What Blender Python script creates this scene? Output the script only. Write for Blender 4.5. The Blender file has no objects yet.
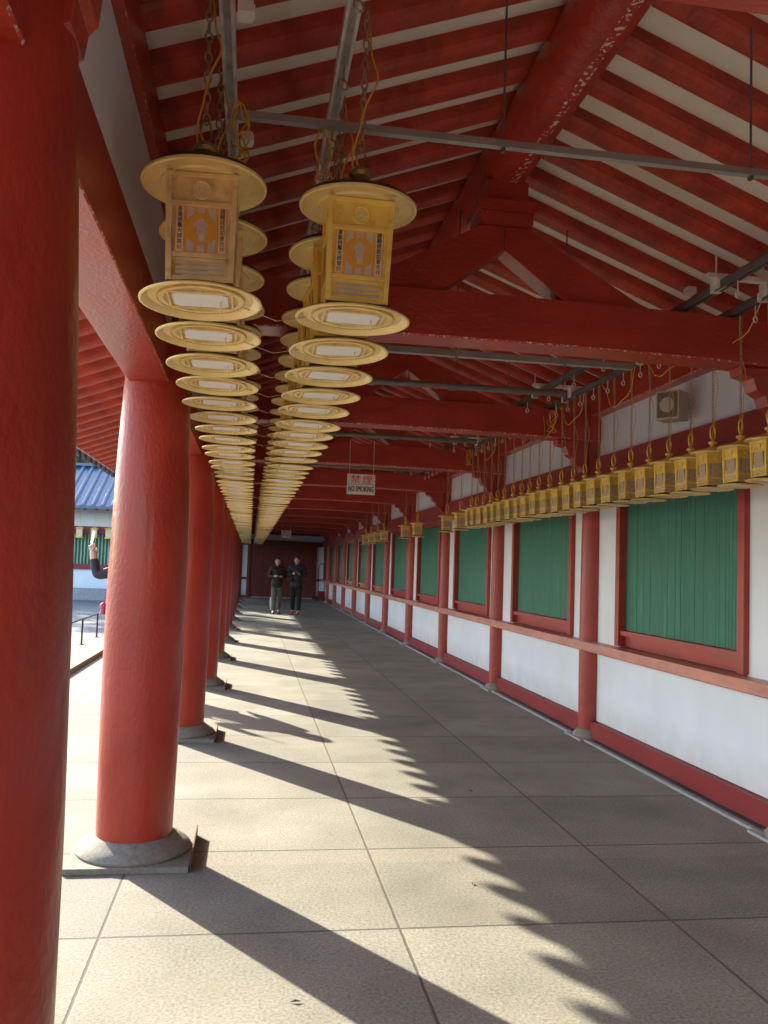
import bpy, bmesh, math, random
from math import sin, cos, pi, radians
from mathutils import Vector, Matrix
random.seed(7)
C = bpy.context.scene.collection

# ------------------------------------------------------------------ helpers
def link(name, me, mats, parent=None):
    o = bpy.data.objects.new(name, me); C.objects.link(o)
    if not isinstance(mats, (list, tuple)): mats = [mats]
    for m in mats: me.materials.append(m)
    if parent: o.parent = parent
    return o
def obj(name, bm, mats, parent=None, smooth=False, bevel=0.0, origin=None):
    if bevel > 0:
        es = [e for e in bm.edges if len(e.link_faces) == 2 and e.calc_face_angle(0) > 0.6]
        bmesh.ops.bevel(bm, geom=es, offset=bevel, segments=2, affect='EDGES', profile=0.6)
    bm.normal_update()
    if origin is not None:
        bmesh.ops.translate(bm, verts=bm.verts, vec=-Vector(origin))
    me = bpy.data.meshes.new(name); bm.to_mesh(me); bm.free()
    if smooth:
        me.polygons.foreach_set('use_smooth', [True] * len(me.polygons))
        try: me.set_sharp_from_angle(angle=radians(38))
        except Exception: pass
    o = link(name, me, mats, parent)
    if origin is not None: o.location = origin
    return o
def tag(o, label=None, cat=None, group=None, kind=None):
    if label: o['label'] = label
    if cat: o['category'] = cat
    if group: o['group'] = group
    if kind: o['kind'] = kind
    return o
def empty(name, loc=(0, 0, 0), rz=0, label=None, cat=None, group=None):
    o = bpy.data.objects.new(name, None); C.objects.link(o)
    o.location = loc; o.rotation_euler = (0, 0, rz); o.empty_display_size = .1
    return tag(o, label, cat, group)
def NB(): return bmesh.new()
def box(bm, a, b, mi=0, M=None):
    x0, y0, z0 = a; x1, y1, z1 = b
    vs = [bm.verts.new(Vector(v) if M is None else M @ Vector(v)) for v in
          ((x0,y0,z0),(x1,y0,z0),(x1,y1,z0),(x0,y1,z0),(x0,y0,z1),(x1,y0,z1),(x1,y1,z1),(x0,y1,z1))]
    for f in ((3,2,1,0),(4,5,6,7),(0,1,5,4),(1,2,6,5),(2,3,7,6),(3,0,4,7)):
        bm.faces.new([vs[i] for i in f]).material_index = mi
    return vs
def lathe(bm, prof, n=24, c=(0, 0, 0), mi=0, M=None, cap=True):
    rings = []
    for r, z in prof:
        ring = []
        for i in range(n):
            a = 2 * pi * i / n
            v = Vector((c[0] + r * cos(a), c[1] + r * sin(a), c[2] + z))
            ring.append(bm.verts.new(M @ v if M is not None else v))
        rings.append(ring)
    for k in range(len(rings) - 1):
        for i in range(n):
            j = (i + 1) % n
            bm.faces.new((rings[k][i], rings[k][j], rings[k+1][j], rings[k+1][i])).material_index = mi
    if cap:
        if prof[0][0] > 1e-6: bm.faces.new(list(reversed(rings[0]))).material_index = mi
        if prof[-1][0] > 1e-6: bm.faces.new(rings[-1]).material_index = mi
def tube(bm, pts, r, n=8, mi=0, caps=True):
    pts = [Vector(p) for p in pts]; rings = []
    rr = r if isinstance(r, (list, tuple)) else [r] * len(pts)
    up = None
    for i, p in enumerate(pts):
        t = (pts[min(i+1, len(pts)-1)] - pts[max(i-1, 0)]).normalized()
        if up is None:
            up = Vector((0, 0, 1)) if abs(t.z) < .9 else Vector((1, 0, 0))
        s = t.cross(up).normalized(); u = s.cross(t).normalized(); up = u
        rings.append([bm.verts.new(p + rr[i] * (cos(2*pi*k/n) * s + sin(2*pi*k/n) * u)) for k in range(n)])
    for a, b in zip(rings, rings[1:]):
        for i in range(n):
            j = (i + 1) % n
            bm.faces.new((a[i], a[j], b[j], b[i])).material_index = mi
    if caps:
        bm.faces.new(list(reversed(rings[0]))).material_index = mi
        bm.faces.new(rings[-1]).material_index = mi
def prism(bm, poly, axis, a, b, mi=0):
    """poly: 2D outline; axis 'x' -> (y,z), 'y' -> (x,z), 'z' -> (x,y); extruded from a to b"""
    def P(p, t):
        return {'x': (t, p[0], p[1]), 'y': (p[0], t, p[1]), 'z': (p[0], p[1], t)}[axis]
    A = [bm.verts.new(P(p, a)) for p in poly]; B = [bm.verts.new(P(p, b)) for p in poly]
    n = len(poly)
    fs = [bm.faces.new(A), bm.faces.new(list(reversed(B)))]
    for i in range(n):
        j = (i + 1) % n
        fs.append(bm.faces.new((A[j], A[i], B[i], B[j])))
    for f in fs: f.material_index = mi
    bmesh.ops.recalc_face_normals(bm, faces=fs)
    return fs
def torus_link(bm, c, R, r, stretch, rot, mi=0, n=10, m=5):
    """an oval chain link, long along z, turned by rot about z"""
    rings = []
    for i in range(n):
        a = 2*pi*i/n
        cx, cz = R * cos(a), R * stretch * sin(a)
        ring = []
        for k in range(m):
            b = 2*pi*k/m
            x = cx + r*cos(b)*cos(a); z = cz + r*cos(b)*sin(a); y = r*sin(b)
            ring.append(bm.verts.new((c[0] + x*cos(rot) - y*sin(rot), c[1] + x*sin(rot) + y*cos(rot), c[2] + z)))
        rings.append(ring)
    for i in range(n):
        A, B = rings[i], rings[(i+1) % n]
        for k in range(m):
            l = (k+1) % m
            bm.faces.new((A[k], B[k], B[l], A[l])).material_index = mi
def copy_tree(o, parent=None):
    c = o.copy(); C.objects.link(c)
    if parent: c.parent = parent
    for ch in list(o.children): copy_tree(ch, c)
    return c
ORD = ['first','second','third','fourth','fifth','sixth','seventh','eighth','ninth','tenth','eleventh','twelfth','thirteenth',
       'fourteenth','fifteenth','sixteenth','seventeenth','eighteenth','nineteenth','twentieth','twenty-first','twenty-second','twenty-third','twenty-fourth','twenty-fifth']

# ------------------------------------------------------------------ materials
def mat(name, col, rough=.5, metal=0., var=.12, vscale=6., bump=.0, bscale=40., col2=None, spec=.5, stretch=(1,1,1), coat=0., detail=4., rvar=.1):
    m = bpy.data.materials.new(name); m.use_nodes = True
    nt = m.node_tree; N = nt.nodes; L = nt.links; b = N['Principled BSDF']
    b.inputs['Roughness'].default_value = rough; b.inputs['Metallic'].default_value = metal
    b.inputs['Specular IOR Level'].default_value = spec
    if coat: b.inputs['Coat Weight'].default_value = coat; b.inputs['Coat Roughness'].default_value = .12
    tc = N.new('ShaderNodeTexCoord'); mp = N.new('ShaderNodeMapping'); mp.inputs['Scale'].default_value = stretch
    L.new(tc.outputs['Object'], mp.inputs['Vector'])
    nz = N.new('ShaderNodeTexNoise'); nz.inputs['Scale'].default_value = vscale; nz.inputs['Detail'].default_value = detail
    L.new(mp.outputs['Vector'], nz.inputs['Vector'])
    rp = N.new('ShaderNodeValToRGB'); rp.color_ramp.elements[0].position = .32; rp.color_ramp.elements[1].position = .68
    c0 = col2 if col2 else tuple(c * (1 - var) for c in col)
    c1 = col if col2 else tuple(min(1, c * (1 + var)) for c in col)
    rp.color_ramp.elements[0].color = (*c0, 1); rp.color_ramp.elements[1].color = (*c1, 1)
    L.new(nz.outputs['Fac'], rp.inputs['Fac']); L.new(rp.outputs['Color'], b.inputs['Base Color'])
    if rvar:
        mr = N.new('ShaderNodeMapRange'); mr.inputs['To Min'].default_value = max(0, rough - rvar); mr.inputs['To Max'].default_value = min(1, rough + rvar)
        L.new(nz.outputs['Fac'], mr.inputs['Value']); L.new(mr.outputs['Result'], b.inputs['Roughness'])
    if bump:
        n2 = N.new('ShaderNodeTexNoise'); n2.inputs['Scale'].default_value = bscale; n2.inputs['Detail'].default_value = 3
        L.new(mp.outputs['Vector'], n2.inputs['Vector'])
        bp = N.new('ShaderNodeBump'); bp.inputs['Strength'].default_value = bump; bp.inputs['Distance'].default_value = .01
        L.new(n2.outputs['Fac'], bp.inputs['Height']); L.new(bp.outputs['Normal'], b.inputs['Normal'])
    return m
def overlay(m, col, scale, thr, soft=.03, detail=6., stretch=(1,1,1), amount=1.):
    """adds worn patches of another colour"""
    nt = m.node_tree; N = nt.nodes; L = nt.links; b = N['Principled BSDF']
    src = b.inputs['Base Color'].links[0].from_socket
    tc = N.new('ShaderNodeTexCoord'); mp = N.new('ShaderNodeMapping'); mp.inputs['Scale'].default_value = stretch
    L.new(tc.outputs['Object'], mp.inputs['Vector'])
    nz = N.new('ShaderNodeTexNoise'); nz.inputs['Scale'].default_value = scale; nz.inputs['Detail'].default_value = detail
    L.new(mp.outputs['Vector'], nz.inputs['Vector'])
    mr = N.new('ShaderNodeMapRange'); mr.inputs['From Min'].default_value = thr; mr.inputs['From Max'].default_value = thr + soft
    mr.inputs['To Max'].default_value = amount
    L.new(nz.outputs['Fac'], mr.inputs['Value'])
    mx = N.new('ShaderNodeMix'); mx.data_type = 'RGBA'
    L.new(mr.outputs['Result'], mx.inputs['Factor']); L.new(src, mx.inputs['A']); mx.inputs['B'].default_value = (*col, 1)
    L.new(mx.outputs['Result'], b.inputs['Base Color'])
    return m
RED = (.46, .042, .024)
M = {}
M['pillar'] = overlay(mat('pillar_lacquer', (.385,.034,.018), .38, var=.14, vscale=4, bump=.35, bscale=55, stretch=(1,1,.6), coat=.14, spec=.4), (.30,.022,.016), 9, .56, .15, stretch=(1,1,.3), amount=.6)
overlay(M['pillar'], (.70,.42,.36), 60, .76, .02, amount=.7)
overlay(M['pillar'], (.26,.020,.013), 9, .58, .16, stretch=(1,1,.10), amount=.25)
overlay(M['pillar'], (.10,.03,.02), 30, .74, .02, amount=.6)
M['beam'] = overlay(mat('beam_red_paint', (.44,.050,.026), .34, coat=.2, var=.14, vscale=7, bump=.35, bscale=60, stretch=(.4,1,1)), (.62,.30,.25), 55, .73, .02, amount=.6)
M['plate'] = mat('plate_red_paint', (.42,.045,.024), .34, coat=.2, var=.1, vscale=3, bump=.3, bscale=70)
M['chip'] = overlay(mat('chipped_edge_paint', (.48,.06,.04), .6, var=.2, vscale=20), (.72,.50,.43), 60, .56, .02, detail=8)
# rafters: brushed, streaky red
M['rafter'] = overlay(mat('rafter_red_paint', (.46,.055,.028), .5, var=.3, vscale=8, bump=.7, bscale=38, stretch=(1,.6,1)), (.66,.22,.16), 48, .66, .05, stretch=(2.2,.35,2.2), amount=.45)
M['cream'] = mat('cream_plaster', (.88,.85,.76), .85, var=.05, vscale=3, bump=.1, bscale=90)
M['white'] = overlay(mat('white_plaster_sky_tint', (.79,.83,.88), .8, var=.04, vscale=2, bump=.08, bscale=60), (.70,.67,.62), 1.3, .55, .3, amount=.5)  # bluish skylight on the walls is put into the white base colour
M['trim'] = overlay(mat('wall_trim_red_paint', (.36,.042,.027), .42, var=.14, vscale=8, bump=.25, bscale=60, stretch=(1,.4,1)), (.55,.20,.15), 60, .66, .1, stretch=(1,.12,1), amount=.35)
M['sill'] = overlay(mat('sill_red_paint_with_sheen', (.56,.22,.16), .4, var=.2, vscale=12, bump=.3, bscale=60, stretch=(1,.3,1)), (.62,.34,.26), 60, .55, .2, stretch=(1,.12,1), amount=.5)  # pale pink base colour stands in for light reflected off the red sill
def grime(m, z0, z1, col):
    nt = m.node_tree; N = nt.nodes; L = nt.links; b = N['Principled BSDF']; src = b.inputs['Base Color'].links[0].from_socket
    tc = N.new('ShaderNodeTexCoord'); sp = N.new('ShaderNodeSeparateXYZ'); L.new(tc.outputs['Object'], sp.inputs[0])
    nz = N.new('ShaderNodeTexNoise'); nz.inputs['Scale'].default_value = 5; nz.inputs['Detail'].default_value = 8; L.new(tc.outputs['Object'], nz.inputs['Vector'])
    mr = N.new('ShaderNodeMapRange'); L.new(sp.outputs['Z'], mr.inputs['Value']); mr.inputs['From Min'].default_value = z0; mr.inputs['From Max'].default_value = z1; mr.inputs['To Min'].default_value = .75; mr.inputs['To Max'].default_value = 0
    mu = N.new('ShaderNodeMath'); mu.operation = 'MULTIPLY'; L.new(mr.outputs['Result'], mu.inputs[0]); L.new(nz.outputs['Fac'], mu.inputs[1])
    mx = N.new('ShaderNodeMix'); mx.data_type = 'RGBA'; L.new(mu.outputs[0], mx.inputs['Factor']); L.new(src, mx.inputs['A']); mx.inputs['B'].default_value = (*col, 1)
    L.new(mx.outputs['Result'], b.inputs['Base Color'])
grime(M['white'], .16, .42, (.42,.36,.30))
M['base_red'] = mat('baseboard_dark_red_paint', (.25,.016,.022), .5, var=.12, vscale=4, bump=.15, bscale=60)
M['green'] = overlay(mat('green_shutter_paint', (.03,.165,.105), .6, var=.10, vscale=6, stretch=(1,1,.25), bump=.2), (.07,.26,.17), 22, .6, .1, stretch=(1,1,.12), amount=.6)
M['stone'] = overlay(mat('granite_base', (.25,.23,.19), .8, var=.2, vscale=40, bump=.5, bscale=140), (.20,.18,.16), 180, .58, .05, amount=.5)
M['kerb'] = mat('kerb_stone', (.36,.29,.17), .85, var=.12, vscale=12, bump=.3, bscale=120)
M['lip'] = mat('grey_stone_lip', (.34,.34,.34), .7, var=.15, vscale=12, bump=.2)
M['rust'] = mat('rusty_iron', (.10,.045,.025), .8, var=.3, vscale=30, bump=.3)
M['steel'] = mat('galvanised_steel', (.82,.82,.80), .32, metal=.15, var=.2, vscale=14, bump=.1)
M['channelgrey'] = mat('dull_grey_channel', (.36,.36,.34), .45, metal=.2, var=.15)
M['pipe'] = mat('grey_painted_pipe', (.20,.19,.17), .5, metal=.3, var=.15, vscale=10)
M['darkpipe'] = mat('dark_channel', (.16,.15,.135), .6, metal=.3, var=.2)
M['chain'] = mat('brassy_chain', (.42,.33,.20), .42, metal=.4, var=.3, vscale=40)
M['cord'] = mat('yellow_cord', (.78,.44,.05), .5, var=.15)
M['gold'] = overlay(mat('golden_lantern_brass', (1.0,.68,.14), .34, metal=.2, var=.1, vscale=14, bump=.12, bscale=90), (.50,.28,.08), 22, .58, .12, amount=.4)
M['oldgold'] = overlay(mat('weathered_lantern_brass', (.86,.62,.27), .42, metal=.2, var=.15, vscale=14, bump=.15, bscale=90), (.36,.22,.10), 20, .57, .14, amount=.45)
M['dish'] = overlay(mat('cream_gold_dish', (.86,.66,.27), .42, metal=.15, var=.08, vscale=8), (.50,.31,.10), 26, .60, .1, amount=.5)
M['dishinner'] = mat('brownish_gold_recess', (.62,.42,.14), .45, metal=.2, var=.2, vscale=30)
M['dishtop'] = mat('dark_bronze_top', (.07,.05,.035), .55, metal=.4, var=.3, vscale=20)
M['knob'] = mat('green_tinted_brass_knob', (.62,.44,.12), .4, metal=.6, var=.35, vscale=30, col2=(.12,.16,.06))
M['card'] = overlay(mat('white_underside_card', (.84,.84,.80), .5, var=.04), (.45,.45,.45), 90, .62, .04, stretch=(1,3,1), amount=.5)
M['paper'] = mat('cream_panel_paper', (.80,.62,.36), .6, var=.08, vscale=20)
M['palepaper'] = mat('pale_grey_stripe', (.62,.52,.40), .6, var=.08, vscale=25)
M['orange'] = mat('orange_disc_paint', (.80,.38,.04), .5, var=.08, vscale=20)
M['ink'] = mat('black_ink', (.03,.025,.02), .6, var=.1)
M['brownink'] = mat('faded_brown_ink', (.24,.08,.02), .6, var=.3, vscale=30)
M['signwhite'] = mat('sign_white_board', (.88,.87,.82), .5, var=.03)
M['signred'] = mat('sign_red_paint', (.80,.06,.03), .5, var=.05)
M['speaker'] = mat('beige_speaker_plastic', (.58,.52,.42), .5, var=.05)
M['grille'] = mat('brown_speaker_grille', (.20,.16,.11), .7, var=.2, vscale=80)
M['black'] = mat('black_metal', (.02,.02,.022), .45, var=.2)
M['tile'] = mat('blue_grey_roof_tile', (.04,.085,.16), .32, var=.2, vscale=3, bump=.1, spec=.7)
M['door'] = overlay(mat('dark_red_door_boards', (.17,.022,.016), .5, var=.25, vscale=9, stretch=(1,1,.2), bump=.2), (.26,.06,.03), 7, .6, .1, stretch=(1,1,.2), amount=.5)
M['darktrim'] = mat('dark_red_trim', (.15,.018,.015), .5, var=.2)

def floor_material():
    m = bpy.data.materials.new('cast_floor_slabs'); m.use_nodes = True
    nt = m.node_tree; N = nt.nodes; L = nt.links; b = N['Principled BSDF']; b.inputs['Roughness'].default_value = .8
    geo = N.new('ShaderNodeTexCoord'); sp = N.new('ShaderNodeSeparateXYZ'); L.new(geo.outputs['Object'], sp.inputs[0])
    def math_(op, a, b_=None, c=None):
        n = N.new('ShaderNodeMath'); n.operation = op
        for i, v in enumerate((a, b_, c)):
            if v is None: continue
            if isinstance(v, (int, float)): n.inputs[i].default_value = v
            else: L.new(v, n.inputs[i])
        return n.outputs[0]
    wob = N.new('ShaderNodeTexNoise'); wob.inputs['Scale'].default_value = 30; L.new(geo.outputs['Object'], wob.inputs['Vector'])
    w = math_('MULTIPLY', math_('SUBTRACT', wob.outputs['Fac'], .5), .006)
    def joint(coord, origin, pitch, half):
        t = math_('DIVIDE', math_('SUBTRACT', math_('ADD', coord, w), origin), pitch)
        d = math_('MULTIPLY', math_('ABSOLUTE', math_('SUBTRACT', t, math_('ROUND', t))), pitch)
        mr = N.new('ShaderNodeMapRange'); L.new(d, mr.inputs['Value']); mr.inputs['From Min'].default_value = half * .6; mr.inputs['From Max'].default_value = half * 1.4
        mr.inputs['To Min'].default_value = 1; mr.inputs['To Max'].default_value = 0
        return mr.outputs['Result'], t
    jx, tx = joint(sp.outputs['X'], -.525, 1.209, .006)
    jy, ty = joint(sp.outputs['Y'], 4.5806, .997, .0075)
    j = math_('MAXIMUM', jx, jy)
    # tone per slab
    cx = math_('FLOOR', tx); cy = math_('FLOOR', ty)
    cb = N.new('ShaderNodeCombineXYZ'); L.new(cx, cb.inputs[0]); L.new(cy, cb.inputs[1])
    wn = N.new('ShaderNodeTexWhiteNoise'); L.new(cb.outputs[0], wn.inputs['Vector'])
    n1 = N.new('ShaderNodeTexNoise'); n1.inputs['Scale'].default_value = 1.6; n1.inputs['Detail'].default_value = 6; L.new(geo.outputs['Object'], n1.inputs['Vector'])
    n2 = N.new('ShaderNodeTexNoise'); n2.inputs['Scale'].default_value = 75; n2.inputs['Detail'].default_value = 8; n2.inputs['Roughness'].default_value = .8; L.new(geo.outputs['Object'], n2.inputs['Vector'])
    vo = N.new('ShaderNodeTexVoronoi'); vo.inputs['Scale'].default_value = 130; L.new(geo.outputs['Object'], vo.inputs['Vector'])
    # exposed aggregate band just before the joint at y=4.58
    band = math_('MULTIPLY', math_('GREATER_THAN', sp.outputs['Y'], 4.375), math_('LESS_THAN', sp.outputs['Y'], 4.577))
    r1 = N.new('ShaderNodeValToRGB'); e = r1.color_ramp.elements
    e[0].position = .3; e[0].color = (.200,.185,.150,1); e[1].position = .72; e[1].color = (.315,.292,.245,1)
    L.new(n1.outputs['Fac'], r1.inputs['Fac'])
    r2 = N.new('ShaderNodeValToRGB'); e = r2.color_ramp.elements
    e[0].position = .38; e[0].color = (.42,.41,.40,1); e[1].position = .60; e[1].color = (1.32,1.31,1.29,1)
    L.new(n2.outputs['Fac'], r2.inputs['Fac'])
    mu = N.new('ShaderNodeMix'); mu.data_type = 'RGBA'; mu.blend_type = 'MULTIPLY'; mu.inputs['Factor'].default_value = .8
    L.new(r1.outputs['Color'], mu.inputs['A']); L.new(r2.outputs['Color'], mu.inputs['B'])
    hs = N.new('ShaderNodeHueSaturation'); L.new(mu.outputs['Result'], hs.inputs['Color'])
    L.new(math_('ADD', math_('MULTIPLY', wn.outputs['Value'], .20), .90), hs.inputs['Value'])
    r3 = N.new('ShaderNodeValToRGB'); e = r3.color_ramp.elements
    e[0].position = .25; e[0].color = (.50,.43,.34,1); e[1].position = .6; e[1].color = (.22,.18,.15,1)
    L.new(vo.outputs['Distance'], r3.inputs['Fac'])
    mb = N.new('ShaderNodeMix'); mb.data_type = 'RGBA'; L.new(math_('MULTIPLY', band, .38), mb.inputs['Factor'])
    L.new(hs.outputs['Color'], mb.inputs['A']); L.new(r3.outputs['Color'], mb.inputs['B'])
    # stray dark specks and stains
    n4 = N.new('ShaderNodeTexNoise'); n4.inputs['Scale'].default_value = 5; n4.inputs['Detail'].default_value = 8; L.new(geo.outputs['Object'], n4.inputs['Vector'])
    st = N.new('ShaderNodeMapRange'); L.new(n4.outputs['Fac'], st.inputs['Value']); st.inputs['From Min'].default_value = .58; st.inputs['From Max'].default_value = .75; st.inputs['To Max'].default_value = .5
    ms = N.new('ShaderNodeMix'); ms.data_type = 'RGBA'; L.new(st.outputs['Result'], ms.inputs['Factor']); L.new(mb.outputs['Result'], ms.inputs['A']); ms.inputs['B'].default_value = (.24,.19,.14,1)
    mj = N.new('ShaderNodeMix'); mj.data_type = 'RGBA'; L.new(math_('MULTIPLY', j, .85), mj.inputs['Factor']); L.new(ms.outputs['Result'], mj.inputs['A']); mj.inputs['B'].default_value = (.075,.06,.045,1)
    L.new(mj.outputs['Result'], b.inputs['Base Color'])
    h = math_('SUBTRACT', math_('MULTIPLY', n2.outputs['Fac'], .35), math_('MULTIPLY', j, 1.5))
    bp = N.new('ShaderNodeBump'); bp.inputs['Strength'].default_value = .3; bp.inputs['Distance'].default_value = .005
    L.new(h, bp.inputs['Height']); L.new(bp.outputs['Normal'], b.inputs['Normal'])
    return m
M['floor'] = floor_material()
def yard_material():
    m = bpy.data.materials.new('courtyard_cobbles'); m.use_nodes = True
    nt = m.node_tree; N = nt.nodes; L = nt.links; b = N['Principled BSDF']; b.inputs['Roughness'].default_value = .85
    tc = N.new('ShaderNodeTexCoord'); vo = N.new('ShaderNodeTexVoronoi'); vo.feature = 'DISTANCE_TO_EDGE'; vo.inputs['Scale'].default_value = 6
    L.new(tc.outputs['Object'], vo.inputs['Vector'])
    v2 = N.new('ShaderNodeTexVoronoi'); v2.inputs['Scale'].default_value = 6; L.new(tc.outputs['Object'], v2.inputs['Vector'])
    r = N.new('ShaderNodeValToRGB'); r.color_ramp.elements[0].color = (.14,.135,.125,1); r.color_ramp.elements[1].position = .08; r.color_ramp.elements[1].color = (.27,.265,.25,1)
    L.new(vo.outputs['Distance'], r.inputs['Fac'])
    mx = N.new('ShaderNodeMix'); mx.data_type = 'RGBA'; mx.blend_type = 'MULTIPLY'; mx.inputs['Factor'].default_value = .2
    L.new(r.outputs['Color'], mx.inputs['A']); L.new(v2.outputs['Color'], mx.inputs['B']); L.new(mx.outputs['Result'], b.inputs['Base Color'])
    bp = N.new('ShaderNodeBump'); bp.inputs['Strength'].default_value = .4; bp.inputs['Distance'].default_value = .02
    L.new(vo.outputs['Distance'], bp.inputs['Height']); L.new(bp.outputs['Normal'], b.inputs['Normal'])
    return m
M['yard'] = yard_material()

# ------------------------------------------------------------------ setting: ground, floor, kerb
K0, BAY = 4.5806, 2.9907
def KY(k): return K0 + BAY * k
Y0, Y1 = KY(-4), KY(11)
XL, XR, XM = -.525, 3.165, 1.33
bm = NB(); g = 160
vs = [bm.verts.new(v) for v in ((-g,-g,-.15),(g,-g,-.15),(g,g,-.15),(-g,g,-.15))]; bm.faces.new(vs)
tag(obj('courtyard_ground', bm, M['yard']), kind='structure')
bm = NB(); box(bm, (-2.2, Y0-.5, -.3), (3.6, Y1+.3, 0))
tag(obj('walkway_floor', bm, M['floor']), kind='structure')
bm = NB()
y = Y0 - .5
while y < 33.2:
    box(bm, (-2.5, y, -.3), (-2.203, y+1.19, .07)); y += 1.2
tag(obj('kerb', bm, M['kerb'], bevel=.012), kind='structure')

# ------------------------------------------------------------------ the covered walkway
W = empty('covered_walkway', (0, 0, 0), 0, 'long red-lacquered covered temple walkway with plaster wall, green shutters and open rafters', 'walkway')
# left pillars
def pillar_proto():
    p = bpy.data.objects
    bm = NB()
    prof = [(.186,.075),(.190,.12),(.196,.5),(.201,1.0),(.199,1.4),(.190,1.9),(.177,2.25),(.168,2.45),(.165,2.76)]
    prof2 = []
    for (r0,z0),(r1,z1) in zip(prof, prof[1:]):
        for t in (0,.5): prof2.append((r0+(r1-r0)*t, z0+(z1-z0)*t))
    prof2.append(prof[-1]); lathe(bm, prof2, 56)
    o = obj('pillar', bm, M['pillar'], None, smooth=True)
    bm = NB(); box(bm, (-.29,-.30,.001), (.295,.29,.028))
    obj('stone_plinth', bm, M['stone'], o, bevel=.006)
    bm = NB(); lathe(bm, [(.285,.029),(.288,.04),(.275,.058),(.245,.078),(.222,.09),(.206,.104),(.196,.108)], 48)
    obj('stone_base', bm, M['stone'], o, smooth=True)
    bm = NB(); box(bm, (.300,-.29,.001), (.306,.27,.058))
    obj('iron_edging', bm, M['rust'], o)
    return o
pp = pillar_proto()
for i, k in enumerate(range(-4, 11)):
    o = pp if i == 0 else copy_tree(pp)
    o.parent = W; o.location = (XL + (.035 if k == -1 else 0), KY(k), 0); o.rotation_euler = (0,-.0155 if k == -1 else 0,0)
# right wall posts
bm = NB(); prof = [(.103,.06),(.107,.6),(.108,1.2),(.103,1.9),(.094,2.45),(.092,3.0)]
lathe(bm, prof, 32)
post = obj('wall_post', bm, M['trim'], None, smooth=True)
bm = NB(); lathe(bm, [(.15,.018),(.152,.035),(.14,.055),(.118,.075),(.104,.085)], 32); obj('stone_base', bm, M['stone'], post, smooth=True)
bm = NB(); box(bm, (-.17,-.19,.001), (.02,.19,.018)); obj('stone_plinth', bm, M['lip'], post, bevel=.004)
for i, k in enumerate(range(-4, 11)):
    o = post if i == 0 else copy_tree(post)
    o.parent = W; o.location = (XR, KY(k), 0)

# architrave over the left pillars, plaster band, wall plates
def beamY(name, x0, x1, z0, z1, m=None, ya=None, yb=None, ch=.008, parent=W):
    """beam along Y with worn chamfered lower edges"""
    ya = Y0-.4 if ya is None else ya; yb = Y1-.1 if yb is None else yb
    bm = NB()
    fs = prism(bm, [(x0,z0+ch),(x0+ch,z0),(x1-ch,z0),(x1,z0+ch),(x1,z1),(x0,z1)], 'y', ya, yb)
    for f in fs[2:]:
        cc = f.calc_center_median()
        if z0 + .1*ch < cc.z < z0+ch*.9: f.material_index = 1
    return obj(name, bm, [m or M['beam'], M['chip']], parent)
# pillar span by span so that the grain and wear change from beam to beam
for k in range(-4, 11):
    beamY('architrave', -.66, -.451 if k > -2 else -.412, 2.41 if k > -2 else 2.355, 2.655, M['plate'], KY(k)+.004, KY(k+1)-.004, ch=.005)
bm = NB(); box(bm, (-.53, Y0-.4, 2.657), (-.455, Y1-.1, 3.058)); obj('plaster_band', bm, M['white'], W)
beamY('wall_plate', -.64, -.42, 3.06, 3.235, M['plate'], ch=.003)
# tie beams with a slight camber
def tie(k):
    yc = KY(k); n = 28; x0, x1 = XL-.1, XR+.1
    bm = NB(); ya, yb = yc-.105, yc+.105; ch = .009
    rings = []
    for i in range(n+1):
        t = i/n; x = x0 + (x1-x0)*t; u = 2*t-1
        zb = 2.735 + .035*(1-u*u) ; zt = 3.0 + .03*(1-u*u)
        rings.append([bm.verts.new(v) for v in ((x,ya,zb+ch),(x,ya+ch,zb),(x,yb-ch,zb),(x,yb,zb+ch),(x,yb,zt),(x,ya,zt))])
    for a, b in zip(rings, rings[1:]):
        for i in range(6):
            j = (i+1) % 6
            f = bm.faces.new((a[i], b[i], b[j], a[j])); f.material_index = 1 if i in (0, 2) else 0
    bm.faces.new(rings[0]); bm.faces.new(list(reversed(rings[-1])))
    bmesh.ops.recalc_face_normals(bm, faces=bm.faces)
    o = obj('tie_beam', bm, [M['beam'], M['chip']], W)
for k in range(-4, 11):
    tie(k); yc = KY(k)
    # king-less brace: an inverted V of two raking struts
    bm = NB()
    prism(bm, [(.42,3.0),(.95,3.02),(XM+.0,3.30),(XM,3.435),(XM-.13,3.435)], 'y', yc-.075, yc+.075)
    obj('raking_brace', bm, M['beam'], W, bevel=.005)
    bm = NB()
    prism(bm, [(2*XM-.42,3.0),(2*XM-.95,3.02),(XM+.001,3.30),(XM+.001,3.435),(XM+.13,3.435)], 'y', yc-.0749, yc+.0749)
    obj('raking_brace', bm, M['beam'], W, bevel=.005)
    bm = NB(); box(bm, (XM-.15,yc-.12,3.437), (XM+.15,yc+.12,3.50)); box(bm, (XM-.17,yc-.14,3.503), (XM+.17,yc+.14,3.56)); box(bm, (XM-.12,yc-.11,3.562), (XM+.12,yc+.11,3.68))
    obj('ridge_bearing_block', bm, M['beam'], W, bevel=.01)
    # curved brackets under the tie beam ends
    prof = [(0,2.44),(-.05,2.45),(-.07,2.50),(-.12,2.52),(-.135,2.58),(-.19,2.61),(-.215,2.68),(-.29,2.70),(-.30,2.745),(0,2.745)]
    bm = NB(); prism(bm, [(XR-.09+a, b) for a, b in prof], 'y', yc-.06, yc+.06); obj('curved_bracket', bm, M['beam'], W, bevel=.004)
    bm = NB(); prism(bm, [(XL+.15-a*.34, b) for a, b in prof], 'y', yc-.06, yc+.06); obj('curved_bracket', bm, M['beam'], W, bevel=.004)
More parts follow.
